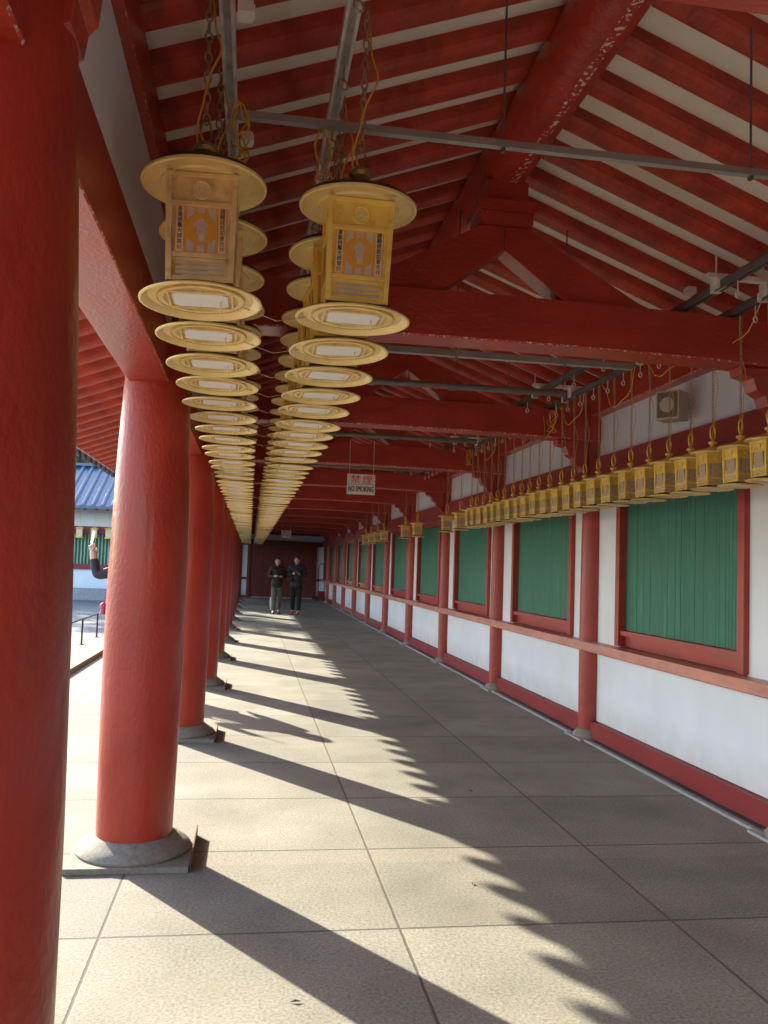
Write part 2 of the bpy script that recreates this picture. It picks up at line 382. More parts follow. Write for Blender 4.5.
# ridge pole: one long round timber, lower edge chipped
bm = NB(); R = .145; zc = 3.66 + R; n = 40
ys = [Y0-.4 + (Y1-.1-Y0+.4)*i/90 for i in range(91)]
rings = [[bm.verts.new((XM+R*cos(2*pi*i/n), yy, zc+R*sin(2*pi*i/n))) for i in range(n)] for yy in ys]
for a, b in zip(rings, rings[1:]):
    for i in range(n):
        j = (i+1) % n
        f = bm.faces.new((a[i], b[i], b[j], a[j])); f.material_index = 1 if i in (30, 31) else 0
bm.faces.new(rings[0]); bm.faces.new(list(reversed(rings[-1])))
bmesh.ops.recalc_face_normals(bm, faces=bm.faces)
M['pole'] = overlay(mat('ridge_pole_red_paint', (.46,.048,.028), .40, var=.18, vscale=5, bump=.6, bscale=30, stretch=(1,1,1)), (.70,.22,.17), 20, .62, .08, stretch=(1.2,5,1.2), amount=.4)
M['polechip'] = overlay(mat('ridge_pole_chipped_paint', (.46,.048,.028), .5, var=.15), (.80,.68,.62), 38, .545, .02, detail=8)
obj('ridge_pole', bm, [M['pole'], M['polechip']], W, smooth=True)
# rafters
SL = .377; XE = -1.905
def zroof(x):  # underside of rafters
    return 3.235 + SL*(x+.42) if x <= XM else 3.235 + SL*(XM+.42) - SL*(x-XM)
XER = 2*XM - XE
PITCH = BAY/9
nr = int((Y1-.15-(Y0-.4))/PITCH)
rise = math.atan(SL)
def rafter_bm(side, yy, bm=None):
    own = bm is None
    bm = bm or NB()
    x0, x1 = (XE, XM-.005) if side < 0 else (XM+.005, XER)
    za, zb = zroof(x0), zroof(x1); w = .072; H = .16
    sec = [(-w,.045),(-w*.93,.020),(-w*.72,.006),(-w*.4,0),(w*.4,0),(w*.72,.006),(w*.93,.020),(w,.045),(w,H),(-w,H)]
    A = [bm.verts.new((x0, yy+p, za+q)) for p, q in sec]; Bv = [bm.verts.new((x1, yy+p, zb+q)) for p, q in sec]
    for i in range(10):
        j = (i+1) % 10; bm.faces.new((A[i], Bv[i], Bv[j], A[j]))
    bm.faces.new(A); bm.faces.new(list(reversed(Bv)))
    if own: bmesh.ops.recalc_face_normals(bm, faces=bm.faces)
    return bm
RY = [K0 + PITCH*(i+.5) for i in range(-60, 140)]
RY = [y for y in RY if Y0-.3 < y < Y1-.12]
near = sorted([(abs(y-1.0) if y > 0 else 100-y, y) for y in RY])
nearset = [y for _, y in near[:50]]
farset = [y for _, y in near[50:]]
pr = {}
for side in (-1, 1):
    mesh = None
    for y in nearset:
        if mesh is None:
            o = obj('rafter', rafter_bm(side, 0), M['rafter'], W); mesh = o
        else:
            o = mesh.copy(); C.objects.link(o); o.parent = W
        o.location = (0, y, 0)
bm = NB()
for side in (-1, 1):
    for y in farset: rafter_bm(side, y, bm)
bmesh.ops.recalc_face_normals(bm, faces=bm.faces)
tag(obj('rafter_run', bm, M['rafter'], W), kind='stuff')
# plaster soffit between rafters (both slopes) and fascia closing rafter ends
bm = NB(); d = .078
for (xa, xb) in ((XE-.02, XM), (XM, XER+.02)):
    v = [(xa,zroof(xa)+d),(xb,zroof(xb)+d),(xb,zroof(xb)+d+.06),(xa,zroof(xa)+d+.06)]
    prism(bm, v, 'y', Y0-.4, Y1-.02)
obj('plaster_soffit', bm, M['cream'], W)
bm = NB()
for sx in (-1, 1):
    xe = XE-.022 if sx < 0 else XER+.022; xo = xe - .035 if sx < 0 else xe + .035
    prism(bm, [(xe,zroof(XE)+.03),(xo,zroof(XE)+.03),(xo,zroof(XE)+.19),(xe,zroof(XE)+.19)], 'y', Y0-.4, Y1-.02)
obj('eave_board', bm, M['plate'], W)
# tiled roof: bed + round rolls down the slope
def tiled_roof(name, x_eave, x_ridge, zf, ya, yb, pitch, parent, yoff=0., r=.07, m='tile'):
    bm = NB()
    s = 1 if x_ridge > x_eave else -1
    prism(bm, [(x_eave, zf(x_eave)), (x_ridge, zf(x_ridge)), (x_ridge, zf(x_ridge)+.06), (x_eave, zf(x_eave)+.05)], 'y', ya, yb)
    n = 8; y = ya + pitch/2 + yoff
    while y < yb:
        A = [bm.verts.new((x_eave-.02*s, y+r*cos(pi*i/n), zf(x_eave)+.04+r*1.25*sin(pi*i/n))) for i in range(n+1)]
        B_ = [bm.verts.new((x_ridge, y+r*cos(pi*i/n), zf(x_ridge)+.04+r*1.25*sin(pi*i/n))) for i in range(n+1)]
        for i in range(n): bm.faces.new((A[i], B_[i], B_[i+1], A[i+1]))
        bm.faces.new(A)
        lathe(bm, [(r*1.02,-.02),(r*1.02,.015)], 18, M=Matrix.Translation((x_eave-.022*s, y, zf(x_eave)+.006)) @ Matrix.Rotation(pi/2,4,'Y'))
        y += pitch
    bmesh.ops.recalc_face_normals(bm, faces=bm.faces)
    return obj(name, bm, M[m], parent)
zt = lambda x: zroof(x) + .212
TP = BAY/8
M['tiledark'] = mat('grey_roof_tile', (.07,.08,.095), .45, var=.25, vscale=5)
tiled_roof('roof_tiles', XE-.195, XM, zt, Y0-.4, Y1-.02, TP, W, r=.095, m='tiledark')
tiled_roof('roof_tiles', XER+.195, XM, zt, Y0-.4, Y1-.02, TP, W, r=.095, m='tiledark')
bm = NB(); box(bm, (XM-.16, Y0-.45, zt(XM)+.0), (XM+.16, Y1, zt(XM)+.35)); obj('ridge_tiles', bm, M['tile'], W, bevel=.03)

# right wall: plaster, baseboard, sill rail, windows, upper beam
xw = 3.185
M['panelwhite'] = M['white']
for k in range(-4, 11):
    a, b = KY(k)+.1, KY(k+1)-.1
    bm = NB(); box(bm, (xw, a-.1, 0.17), (xw+.10, b+.1, .80)); obj('lower_plaster_panel', bm, M['white'], W)
    bm = NB(); box(bm, (xw-.055, a, .022), (xw+.05, b, .165)); obj('baseboard', bm, M['base_red'], W, bevel=.004)
    bm = NB(); box(bm, (3.035, a-.0, 0.001), (3.075, b-.10, .02)); obj('stone_lip', bm, M['lip'], W, bevel=.004)
    # window
    wc = (KY(k)+KY(k+1))/2 - .035; fo, fi = .978, .900; z0, z1 = .895, 2.32
    # plaster either side (upright strips)
    bm = NB(); box(bm, (xw, a-.1, .875), (xw+.1, wc-fo+.02, 2.30)); obj('plaster_strip', bm, M['white'], W)
    bm = NB(); box(bm, (xw, wc+fo-.02, .875), (xw+.1, b+.1, 2.30)); obj('plaster_strip', bm, M['white'], W)
    wf = NB()
    x0, x1 = 3.145, 3.235
    box(wf, (x0, wc-fo, z0), (x1, wc-fi, z1)); box(wf, (x0, wc+fi, z0), (x1, wc+fo, z1))
    box(wf, (x0+.015, wc-fi, .990), (x1, wc+fi, 1.03)); box(wf, (x0+.003, wc-fi, 2.24), (x1, wc+fi, z1))
    box(wf, (x0+.062, wc-fi, z0), (x1, wc+fi, .989))
    f = obj('window', wf, M['trim'], W, bevel=.004)
    bm = NB(); n = 44; pw = 2*fi/n
    poly = [(0,0)]
    A = []; 
    pts = []
    for i in range(n):
        yy = wc - fi + pw*i; j = random.uniform(-.003,.003)
        pts += [(3.213+j, yy+.001), (3.2115+j*.25, yy+pw*.08), (3.2115+j*.25, yy+pw*.92), (3.213+j, yy+pw*.999)]
    lo = [bm.verts.new((p[0], p[1], 1.031+random.choice((0,0,.004)))) for p in pts]; hi = [bm.verts.new((p[0], p[1], 2.238)) for p in pts]
    for i in range(len(pts)-1): bm.faces.new((lo[i], lo[i+1], hi[i+1], hi[i]))
    bmesh.ops.recalc_face_normals(bm, faces=bm.faces)
    obj('shutter', bm, M['green'], f)
    bm = NB(); box(bm, (3.24, wc-fi, .95), (3.28, wc+fi, 2.25)); obj('backing_board', bm, M['darktrim'], f)
beamY('sill_rail', 3.045, 3.245, .803, .884, M['sill'], ch=.006)
beamY('upper_rail', 3.10, 3.25, 2.31, 2.575, M['trim'], ch=.005)
bm = NB(); box(bm, (xw, Y0-.4, 2.577), (xw+.1, Y1-.1, 3.02)); obj('upper_plaster_wall', bm, M['white'], W)
beamY('wall_plate', 3.08, 3.30, 2.972, 3.22, M['plate'])
bm = NB(); box(bm, (3.30, Y0-.4, -.1), (3.42, Y1+.1, 3.1)); obj('outer_wall', bm, M['white'], W)
# end wall with big double door
E0 = Y1
bm = NB(); box(bm, (-.7, E0, 0), (3.3, E0+.15, 3.9)); obj('end_wall', bm, M['white'], W)
bm = NB()
for i in range(12):
    x = .02 + i*.226; box(bm, (x, E0-.07-(.004 if i % 2 else 0), .05), (x+.224, E0-.02, 2.28))
dr = obj('door', bm, M['door'], W)
bm = NB(); box(bm, (1.30, E0-.10, .05), (1.36, E0-.075, 2.28)); obj('door_meeting_stile', bm, M['darktrim'], dr)
bm = NB()
box(bm, (-.13, E0-.14, 0), (.015, E0, 2.5)); box(bm, (2.74, E0-.14, 0), (2.88, E0, 2.5)); box(bm, (-.6, E0-.16, 2.285), (3.15, E0-.01, 2.50)); box(bm, (-.6, E0-.18, 2.76), (3.15, E0-.01, 3.05))
box(bm, (-.6, E0-.08, .78), (-.14, E0-.01, .88)); box(bm, (2.89, E0-.08, .78), (3.15, E0-.01, .88)); box(bm, (-.6, E0-.06, .0), (-.14, E0-.01, .10)); box(bm, (2.89, E0-.06, 0), (3.15, E0-.01, .10))
obj('door_surround', bm, M['darktrim'], W)
bm = NB(); box(bm, (-.66, E0-.16, 0), (-.40, E0-.02, 2.5)); obj('end_post', bm, M['darktrim'], W)

# ------------------------------------------------------------------ text helper
def text_bm(body, size, name='t'):
    cu = bpy.data.curves.new(name, 'FONT'); cu.body = body; cu.size = size; cu.align_x = 'CENTER'; cu.align_y = 'CENTER'
    cu.resolution_u = 2; cu.extrude = .0006
    o = bpy.data.objects.new(name, cu); C.objects.link(o)
    dg = bpy.context.evaluated_depsgraph_get(); me = bpy.data.meshes.new_from_object(o.evaluated_get(dg))
    bm = NB(); bm.from_mesh(me)
    bpy.data.objects.remove(o); bpy.data.curves.remove(cu); bpy.data.meshes.remove(me)
    return bm
def add_text(dst, body, size, Mx, mi=0, sx=1.):
    t = text_bm(body, size)
    bmesh.ops.transform(t, matrix=Mx @ Matrix.Diagonal((sx,1,1,1)), verts=t.verts)
    me = bpy.data.meshes.new('tmp'); t.to_mesh(me); t.free()
    n0 = len(dst.faces); dst.from_mesh(me); bpy.data.meshes.remove(me)
    dst.faces.ensure_lookup_table()
    for f in dst.faces[n0:]: f.material_index = mi

# ------------------------------------------------------------------ lanterns
def disc_profile(R, under=True):
    return [(0,.0155),(R*.60,.0155),(R*.61,.010),(R*.70,.010),(R*.72,.016),(R*.86,.017),(R*.90,.008),(R*.965,.0),(R,.002),(R,.006),(R*.95,.012),(R*.70,.026),(0,.036)]
def face_mats(rot): return Matrix.Rotation(rot, 4, 'Z')
def taper_box(bm, hw0, hw1, z0, z1, mi=0):
    vs = [bm.verts.new(v) for v in ((-hw0,-hw0,z0),(hw0,-hw0,z0),(hw0,hw0,z0),(-hw0,hw0,z0),(-hw1,-hw1,z1),(hw1,-hw1,z1),(hw1,hw1,z1),(-hw1,hw1,z1))]
    for f in ((3,2,1,0),(4,5,6,7),(0,1,5,4),(1,2,6,5),(2,3,7,6),(3,0,4,7)): bm.faces.new([vs[i] for i in f]).material_index = mi
HB, HT = .098, .106      # body half widths at bottom / top
ZB0, ZB1 = .036, .365
def hw(z): return HB + (HT-HB)*(z-ZB0)/(ZB1-ZB0)
TEXTS = ('身業供養大師尊前', '諸願成就如意吉祥')
def add_frame(bm, mi=0):
    for sx in (-1,1):
        for sy in (-1,1):
            a, b = HB, HT; w = .017
            v0 = [(sx*a,sy*a),(sx*(a-w),sy*a),(sx*(a-w),sy*(a-w)),(sx*a,sy*(a-w))]; v1 = [(sx*b,sy*b),(sx*(b-w),sy*b),(sx*(b-w),sy*(b-w)),(sx*b,sy*(b-w))]
            A = [bm.verts.new((p[0],p[1],ZB0)) for p in v0]; B_ = [bm.verts.new((p[0],p[1],ZB1)) for p in v1]
            fs = [bm.faces.new(A), bm.faces.new(B_)] + [bm.faces.new((A[i],A[(i+1)%4],B_[(i+1)%4],B_[i])) for i in range(4)]
            for f in fs: f.material_index = mi
    for q in range(4):
        Mx = face_mats(q*pi/2)
        for (z0, z1) in ((ZB0, .050), (.108,.122), (.262,.277), (.350,ZB1)):
            h = hw((z0+z1)/2)
            box(bm, (-h+.016, -h+.001, z0), (h-.016, -h+.013, z1), mi, Mx)
    bmesh.ops.recalc_face_normals(bm, faces=bm.faces)
def add_face_art(bm, Mx, detail, paper=0, pale=1, orange=2, ink=3, brass=4, inkcol=None):
    """graphics of one face: pale stripes, orange disc with a pale standing figure, two columns of characters, three white slats"""
    def pl(x0, x1, z0, z1, dy, mi):
        h = hw((z0+z1)/2) - .008
        vs = [bm.verts.new(Mx @ Vector(v)) for v in ((x0,-h-dy,z0),(x1,-h-dy,z0),(x1,-h-dy,z1),(x0,-h-dy,z1))]
        bm.faces.new(vs).material_index = mi
    pl(-.076,.076,.122,.262,.0005, orange if detail else paper)
    for x in (-.031,0,.031): pl(x-.0105, x+.0105, .124, .260, .0012, pale)
    pl(-.073,-.051,.124,.260,.0012, paper); pl(.051,.073,.124,.260,.0012, paper)
    # disc
    zc, r, h = .194, .049, hw(.196)-.008
    vs = [bm.verts.new(Mx @ Vector((r*cos(2*pi*i/24), -h-.0022, zc+r*sin(2*pi*i/24)))) for i in range(24)]; bm.faces.new(vs).material_index = orange
    if detail:
        fig = [(-.006,-.036),(.004,-.037),(.012,-.036),(.011,-.015),(.014,.0),(.020,.012),(.017,.020),(.010,.024),(.008,.030),(.002,.033),(-.005,.031),(-.008,.025),(-.014,.020),(-.022,.016),(-.022,.010),(-.013,.008),(-.010,-.002),(-.014,-.014),(-.007,-.016)]
        vs = [bm.verts.new(Mx @ Vector((a, -h-.0030, zc+b))) for a, b in fig]; bm.faces.new(vs).material_index = pale
        for a, b in ((.0,.012),(-.003,-.008)):
            s = [(a-.006,b-.004),(a+.007,b-.001),(a+.007,b+.001),(a-.006,b-.001)]
            bm.faces.new([bm.verts.new(Mx @ Vector((p, -h-.0036, zc+q_))) for p, q_ in s]).material_index = orange
    # slats
    for z in (.058,.073,.088): pl(-.070,.070,z,z+.008,.0020,pale)
    if detail:
        for sx, t in ((-1, TEXTS[0]), (1, TEXTS[1])):
            for i, chh in enumerate(t):
                z = .252 - i*.0165
                T = Mx @ Matrix.Translation((sx*.062, -(hw(z)-.008)-.0022, z)) @ Matrix.Rotation(pi/2, 4, 'X')
                add_text(bm, chh, .0165, T, ink, .95)
def add_crest(bm, Mx, mi0, mi1):
    h = hw(.313)-.008
    T = Mx @ Matrix.Translation((0,-h,.313)) @ Matrix.Rotation(pi/2, 4, 'X')
    lathe(bm, [(.029,0),(.029,.004),(.027,.006),(.0235,.005),(.0225,.003),(0,.003)], 24, mi=mi0, M=T)
    for q in range(3):   # three-comma swirl
        pts = []
        for i in range(9):
            a = q*2*pi/3 + i*.22; rr = .0145 - i*.0006
            pts.append(Vector((rr*cos(a), rr*sin(a), .0036)))
        for i in range(8, -1, -1):
            a = q*2*pi/3 + i*.22; rr = .0145 - i*.0006 - .0085*(1-i/9)**.7
            pts.append(Vector((rr*cos(a), rr*sin(a), .0036)))
        try: bm.faces.new([bm.verts.new(T @ p) for p in pts]).material_index = mi1
        except Exception: pass
def lantern(name, frame_m, ink_m, chain_len, detail=True, cords=1, art=None, cap='dishtop', loop=1.0):
    """full lantern; origin at the centre of its bottom dish"""
    t = empty(name)
    bm = NB(); lathe(bm, disc_profile(.185), 48); lathe(bm, [(.0,-.030),(.0022,-.028),(.0022,.0155)], 8, c=(.06,0,0))
    # raised square rim round the card
    for a in ((-.098,-.075,-.092,.075),(.092,-.075,.098,.075),(-.092,-.075,.092,-.069),(-.092,.069,.092,.075)):
        box(bm, (a[0],a[1],.008), (a[2],a[3],.0152))
    d = obj('bottom_dish', bm, M['dish'], t, smooth=True)
    bm = NB(); lathe(bm, [(.1305,.0155),(.1305,.0085),(.1335,.0085),(.1335,.0155)], 40, cap=False); lathe(bm, [(.0,.0142),(.112,.0142),(.112,.016)], 40, cap=False); obj('recessed_centre', bm, M['dishinner'], d, smooth=True)
    bm = NB(); pts = [(-.082,-.045),(-.066,-.06),(.066,-.06),(.082,-.045),(.082,.045),(.066,.06),(-.066,.06),(-.082,.045)]
    prism(bm, pts, 'z', .0085, .0150); obj('underside_card', bm, M['card'], d)
    bm = NB(); lathe(bm, [(.172,.0150),(.130,.0275),(.1,.0365)], 32, cap=False); obj('dish_upper_face', bm, M['dishtop'], d, smooth=True)
    bm = NB(); add_frame(bm); fr = obj('brass_frame', bm, frame_m, t, bevel=.0015)
    bm = NB()
    taper_box(bm, HB-.011, HT-.011, ZB0+.001, ZB1-.001)
    for q in range(4): add_crest(bm, face_mats(q*pi/2), 0, 1)
    obj('crest_panel', bm, [frame_m, M['palepaper']], fr, smooth=False)
    for q in range(4):
        bm = NB(); add_face_art(bm, face_mats(q*pi/2), detail)
        obj('picture_panel', bm, [M[a] for a in (art or ('paper','palepaper','orange'))] + [ink_m], fr)
    bm = NB(); lathe(bm, [(0,.3665),(.130,.3665),(.135,.372),(.171,.373),(.184,.366),(.191,.368),(.192,.376),(.176,.392)], 48, cap=False)
    td = obj('top_dish', bm, M['dish'], t, smooth=True)
    bm = NB(); lathe(bm, [(.1925,.3765),(.177,.3935),(.12,.408),(.06,.424),(.03,.440),(.018,.452),(0,.452)], 48, cap=False)
    obj('roof_cap', bm, M[cap], td, smooth=True)
    bm = NB(); lathe(bm, [(.014,.448),(.020,.456),(.020,.464),(.036,.474),(.039,.487),(.030,.500),(.014,.506),(.010,.512)], 20)
    torus_link(bm, (0,0,.510+.038*loop), .018*loop, .004*loop**.8, 2.1, .5, n=14, m=6)
    obj('finial', bm, M['knob' if loop == 1 else 'gold'], t, smooth=True)
    bm = NB(); z = .510+.078*loop; i = 0
    while z < chain_len:
        torus_link(bm, (0,0,z), .0105, .0033, 1.9, (i % 2)*pi/2 + .3); z += .0335; i += 1
    obj('chain', bm, M['chain'], t, smooth=True)
    if cords:
        bm = NB(); rnd = random.Random(cords)
        for q in range(1):
            pts = []; a0 = rnd.uniform(0, 6)
            for s in range(26):
                u = s/25; zz = .44 + (chain_len-.44)*u
                rr = .010 + .018*sin(pi*u)*(1+.5*sin(u*14+q)) * (1 if q else 1.6)
                pts.append((rr*cos(a0+u*5), rr*sin(a0+u*5), zz))
            tube(bm, pts, .0034, 5)
        obj('cord', bm, M['cord'], t, smooth=True)
    return t
def far_lantern(name, frame_m, chain_len):
    """same lantern in one mesh, for copies too small to show parts"""
    bm = NB(); lathe(bm, [(0,.014),(.11,.014),(.14,.010),(.168,.016),(.18,.001),(.185,.005),(.13,.026),(0,.036)], 24, mi=1)
    box(bm, (-.08,-.055,.008), (.08,.055,.0135), 2)
    taper_box(bm, HB-.009, HT-.009, .036, .365, 0)
    add_frame(bm, 0)
    for q in range(4): add_face_art(bm, face_mats(q*pi/2), False, 3, 4, 5, 3)
    lathe(bm, [(0,.3665),(.13,.368),(.178,.366),(.186,.376)], 24, mi=1, cap=False); lathe(bm, [(.1865,.3765),(.12,.405),(.03,.424),(0,.43)], 24, mi=6, cap=False)
    lathe(bm, [(.012,.425),(.036,.452),(.012,.475)], 12, mi=6)
    tube(bm, [(0,0,.47),(0,0,chain_len)], .006, 5, mi=7); tube(bm, [(.012,.004,.45),(.02,-.02,.75),(.0,.01,chain_len)], .004, 4, mi=8)
    return obj(name, bm, [frame_m, M['dish'], M['card'], M['paper'], M['palepaper'], M['orange'], M['dishtop'], M['chain'], M['cord']], None)
ZD = 2.287; ZRAIL = 3.24
LSP = .4220
rows = [('left', -.181, 2.62, 'oldgold', 'brownink'), ('right', .291, 2.688, 'gold', 'ink')]
NFULL = 13
for side, X, ya, fm, im in rows:
    look = {'left': 'weathered brown-gold', 'right': 'bright orange-gold'}[side]
    grp = f'{look} lanterns of the {side} overhead row'
    protos = [lantern('hanging_lantern', M[fm], M[im], 3.33-ZD, True, 11), None]
    fp = far_lantern('hanging_lantern', M[fm], 3.3-ZD)
    first_far = True
    n = int((Y1-1.2-ya)/LSP)
    for i in range(n):
        y = ya + i*LSP
        if i < NFULL:
            o = protos[0] if i == 0 else copy_tree(protos[0])
            if i == 0: lab = f'nearest {look} square lantern of the {side} overhead row, its face fully visible'
            else: lab = f'{look} lantern {ORD[i]} from the camera in the {side} overhead row'
        else:
            if first_far: o = fp; first_far = False
            else: o = fp.copy(); C.objects.link(o)
            lab = f'{look} lantern far down the {side} overhead row, only its dish showing'
            if i < len(ORD): lab = f'{look} lantern {ORD[i]} from the camera in the {side} overhead row'
        r = random.Random(i*7+len(side))
        o.location = (X + r.uniform(-.006,.006), y + r.uniform(-.008,.008), ZD + r.uniform(-.005,.005))
        o.rotation_euler = (r.uniform(-.022,.022), r.uniform(-.022,.022), r.uniform(-.10,.10) if i else 0)
        tag(o, lab, 'lantern', grp)
# small lanterns along the wall
SS = .665; SZ = .585; ZS = 2.03; XS = 2.72
M['paper2'] = mat('pale_lattice_paper', (.72,.62,.50), .6, var=.15, vscale=40); M['pale2'] = mat('grey_lattice_stripe', (.50,.45,.45), .6, var=.2, vscale=50); M['orange2'] = mat('faded_orange_disc', (.62,.42,.20), .6, var=.2, vscale=40)
sm = lantern('small_wall_lantern', M['gold'], M['ink'], (3.02-ZS)/SZ, True, 5, ('paper2','pale2','orange2'), 'gold', 2.0)
sm.scale = (SS, SS, SZ)
ys = [4.424 + .2835*i for i in range(-2, 22)]
groups = [(y, 'main') for y in ys] + [(10.9,'pair'),(11.75,'pair'),(13.9,'second'),(15.0,'second'),(17.4,'last'),(18.4,'last'),(19.35,'last'),(20.3,'last')]
cnt = {}
for i, (y, gname) in enumerate(groups):
    o = sm if i == 0 else copy_tree(sm)
    r = random.Random(i+99)
    o.location = (XS + r.uniform(-.008,.008), y, ZS + r.uniform(-.006,.006)); o.rotation_euler = (0, 0, r.uniform(-.08,.08))
    j = cnt.get(gname, 0); cnt[gname] = j+1
    if gname == 'main':
        if j < 2: lab = f'small gold square lantern at the right picture edge, {ORD[j]} of the wall-side row'
        else: lab = f'small gold square lantern, {ORD[j]} from the camera in the wall-side row'
    elif gname == 'pair': lab = ('nearer' if j == 0 else 'farther') + ' small gold lantern of the separate pair just beyond the long wall-side row'
    elif gname == 'second': lab = ('nearer' if j == 0 else 'farther') + ' small gold lantern of the second separate pair beyond the long wall-side row'
    else: lab = f'small gold lantern, {ORD[j]} of the last group of four by the far wall shutters'
    tag(o, lab, 'lantern', 'small gold lanterns hanging along the wall')

# ------------------------------------------------------------------ rails, pipes, cables
def rail(x, z, y0, y1, label, w=.021, m='steel', hooks=0, name='ceiling_rail', hookm='chain'):
    t = empty(name, (x, y0, z), 0, label, 'rail')
    bm = NB(); L_ = y1-y0
    # C channel open below
    box(bm, (-w, 0, .0), (-w+.004, L_, .042)); box(bm, (w-.004, 0, .0), (w, L_, .042)); box(bm, (-w, 0, .038), (w, L_, .0425))
    box(bm, (-w+.004, 0, 0), (-w+.012, L_, .004)); box(bm, (w-.012, 0, 0), (w-.004, L_, .004))
    obj('channel', bm, M[m], t)
    yy = .5
    while yy < L_:
        bm = NB(); box(bm, (-w-.004, yy, -.002), (w+.004, yy+.035, .047)); tube(bm, [(0,yy+.017,.045),(0,yy+.017,.22)], .005, 6)
        obj('hanger', bm, M['steel'], t) if yy < 14 else bm.free()
        yy += 1.495
    if hooks:
        k = 0; e0 = None
        while k*hooks < min(L_, 13):
            if e0 is None:
                bm = NB(); tube(bm, [(0,0,.0),(0,0,-.06)], .0035, 5); torus_link(bm, (0,0,-.080), .017, .004, 1.05, .4, n=12, m=5)
                e0 = obj('eye_bolt', bm, M[hookm], t, smooth=True); e = e0
            else:
                e = e0.copy(); C.objects.link(e)
            e.location = (0, k*hooks + .1, 0); k += 1
    return t
rail(.245, ZRAIL, .2, Y1-.5, 'bright galvanised channel above the orange-gold lantern row', hooks=LSP, w=.024)
rail(-.150, ZRAIL, .2, Y1-.5, 'bright galvanised channel above the brown-gold lantern row', w=.024)
rail(2.44, 3.055, 2.2, 23, 'dark channel rail with empty eye bolts, aisle side of the wall lanterns', m='darkpipe', hooks=.567, hookm='steel')
rail(2.72, 3.03, 2.2, 23, 'dark channel rail carrying the small wall lanterns', m='darkpipe', hooks=.2835, hookm='steel')
# clamps between rail pairs in view
def bracketset(y, label):
    bm = NB()
    box(bm, (2.36, y, 3.115), (2.86, y+.04, 3.14)); box(bm, (2.40, y-.015, 3.06), (2.47, y+.055, 3.115)); box(bm, (2.69, y-.015, 3.04), (2.76, y+.055, 3.115))
    o = obj('rail_bracket', bm, M['steel'], None, bevel=.003); tag(o, label, 'bracket', 'steel brackets tying the wall-side rails together')
for i, y in enumerate((4.15, 5.6, 7.0, 8.6, 10.1, 11.7)):
    bracketset(y, f'grey steel bracket across the paired wall-side rails, {ORD[i]} from the camera')
# cable junction boxes on rails
for i, (x, y, z) in enumerate(((-.10,2.55,3.19),(-.10,3.35,3.19),(2.35,4.35,3.10),(2.37,6.1,3.10),(2.37,9.2,3.10))):
    bm = NB(); box(bm, (x-.012,y-.03,z-.018), (x+.035,y+.03,z+.018)); box(bm, (x+.035,y-.02,z-.012),(x+.040,y+.02,z+.012))
    where = ['above the nearest brown-gold lantern','above the second brown-gold lanterns','on the wall-side rail over the first tie beam','on the wall-side rail past the first tie beam','on the wall-side rail past the second tie beam'][i]
    tag(obj('junction_box', bm, M['signwhite'] if i < 2 else M['speaker'], None, bevel=.004), f'small pale cable junction box {where}', 'junction box', 'cable junction boxes')
def pipe(y, z, x0, x1, r, label, m='pipe', square=False, drops=(), ztop=3.6, name='cross_pipe'):
    t = empty(name, (x0, y, z), 0, label, 'pipe')
    bm = NB()
    if square:
        box(bm, (0,-r,-r*.9), (x1-x0, r, -r*.55)); box(bm, (0,-r,-r*.55), (x1-x0,-r*.75,r)); box(bm, (0,r*.75,-r*.55), (x1-x0,r,r))
    else:
        tube(bm, [(0,0,0),(x1-x0,0,0)], r, 14)
        for q in (.25,.55,.8): tube(bm, [((x1-x0)*q,0,0),((x1-x0)*q+.06,0,0)], r*1.3, 14)
    obj('pipe_run', bm, M['channelgrey' if square else m], t, smooth=not square)
    for x in drops:
        bm = NB(); zt_ = zroof(x) - z + .02
        tube(bm, [(x-x0,0,-.02),(x-x0,0,zt_)], .0045, 6); box(bm, (x-x0-.007,-.010,-.028), (x-x0+.007,.010,.02))
        obj('hanger_rod', bm, M['darkpipe'], t)
    return t
pipe(3.0, 3.10, -.15, 2.70, .014, 'straight grey channel slung across the ceiling in front, above the lanterns', 'steel', True, drops=(.87, 1.88))
pipe(5.05, 2.83, .3, 2.35, .020, 'pale grey pipe crossing just behind the first tie beam', 'steel', True, drops=(1.2,1.9))
pipe(6.4, 2.93, .3, 2.42, .026, 'dark grey sprinkler pipe crossing between first and second tie beams', 'pipe', False, drops=(1.15, 1.95))
pipe(9.1, 2.93, .3, 2.42, .026, 'dark grey pipe crossing between second and third tie beams', 'pipe', False, drops=(1.15, 1.95))
pipe(12.1, 2.93, .3, 2.42, .026, 'dark grey pipe crossing beyond the third tie beam', 'pipe', False, drops=(1.95,))
# drooping yellow cables over the wall-side row
for i, (ya_, yb_, x, dz) in enumerate(((4.2,5.0,2.70,.18),(5.05,5.6,2.70,.16),(5.75,6.35,2.7,.24),(6.7,7.3,2.70,.22),(7.1,7.5,2.6,.30),(8.0,8.5,2.7,.2),(9.3,9.9,2.7,.22),(2.9,3.9,2.7,.2))):
    bm = NB(); pts = []
    for s in range(17):
        u = s/16; pts.append((x+.02*sin(u*9), ya_+(yb_-ya_)*u, 3.02 - dz*4*u*(1-u) + .01*sin(u*23)))
    tube(bm, pts, .0035, 5)
    tag(obj('yellow_cable', bm, M['cord'], None, smooth=True), f'thin yellow cable drooping from the wall-side rails, {ORD[i]} loop from the camera' if i < 7 else 'thin yellow cable loop at the right picture edge', 'cable', 'yellow cables drooping from the wall-side rails')
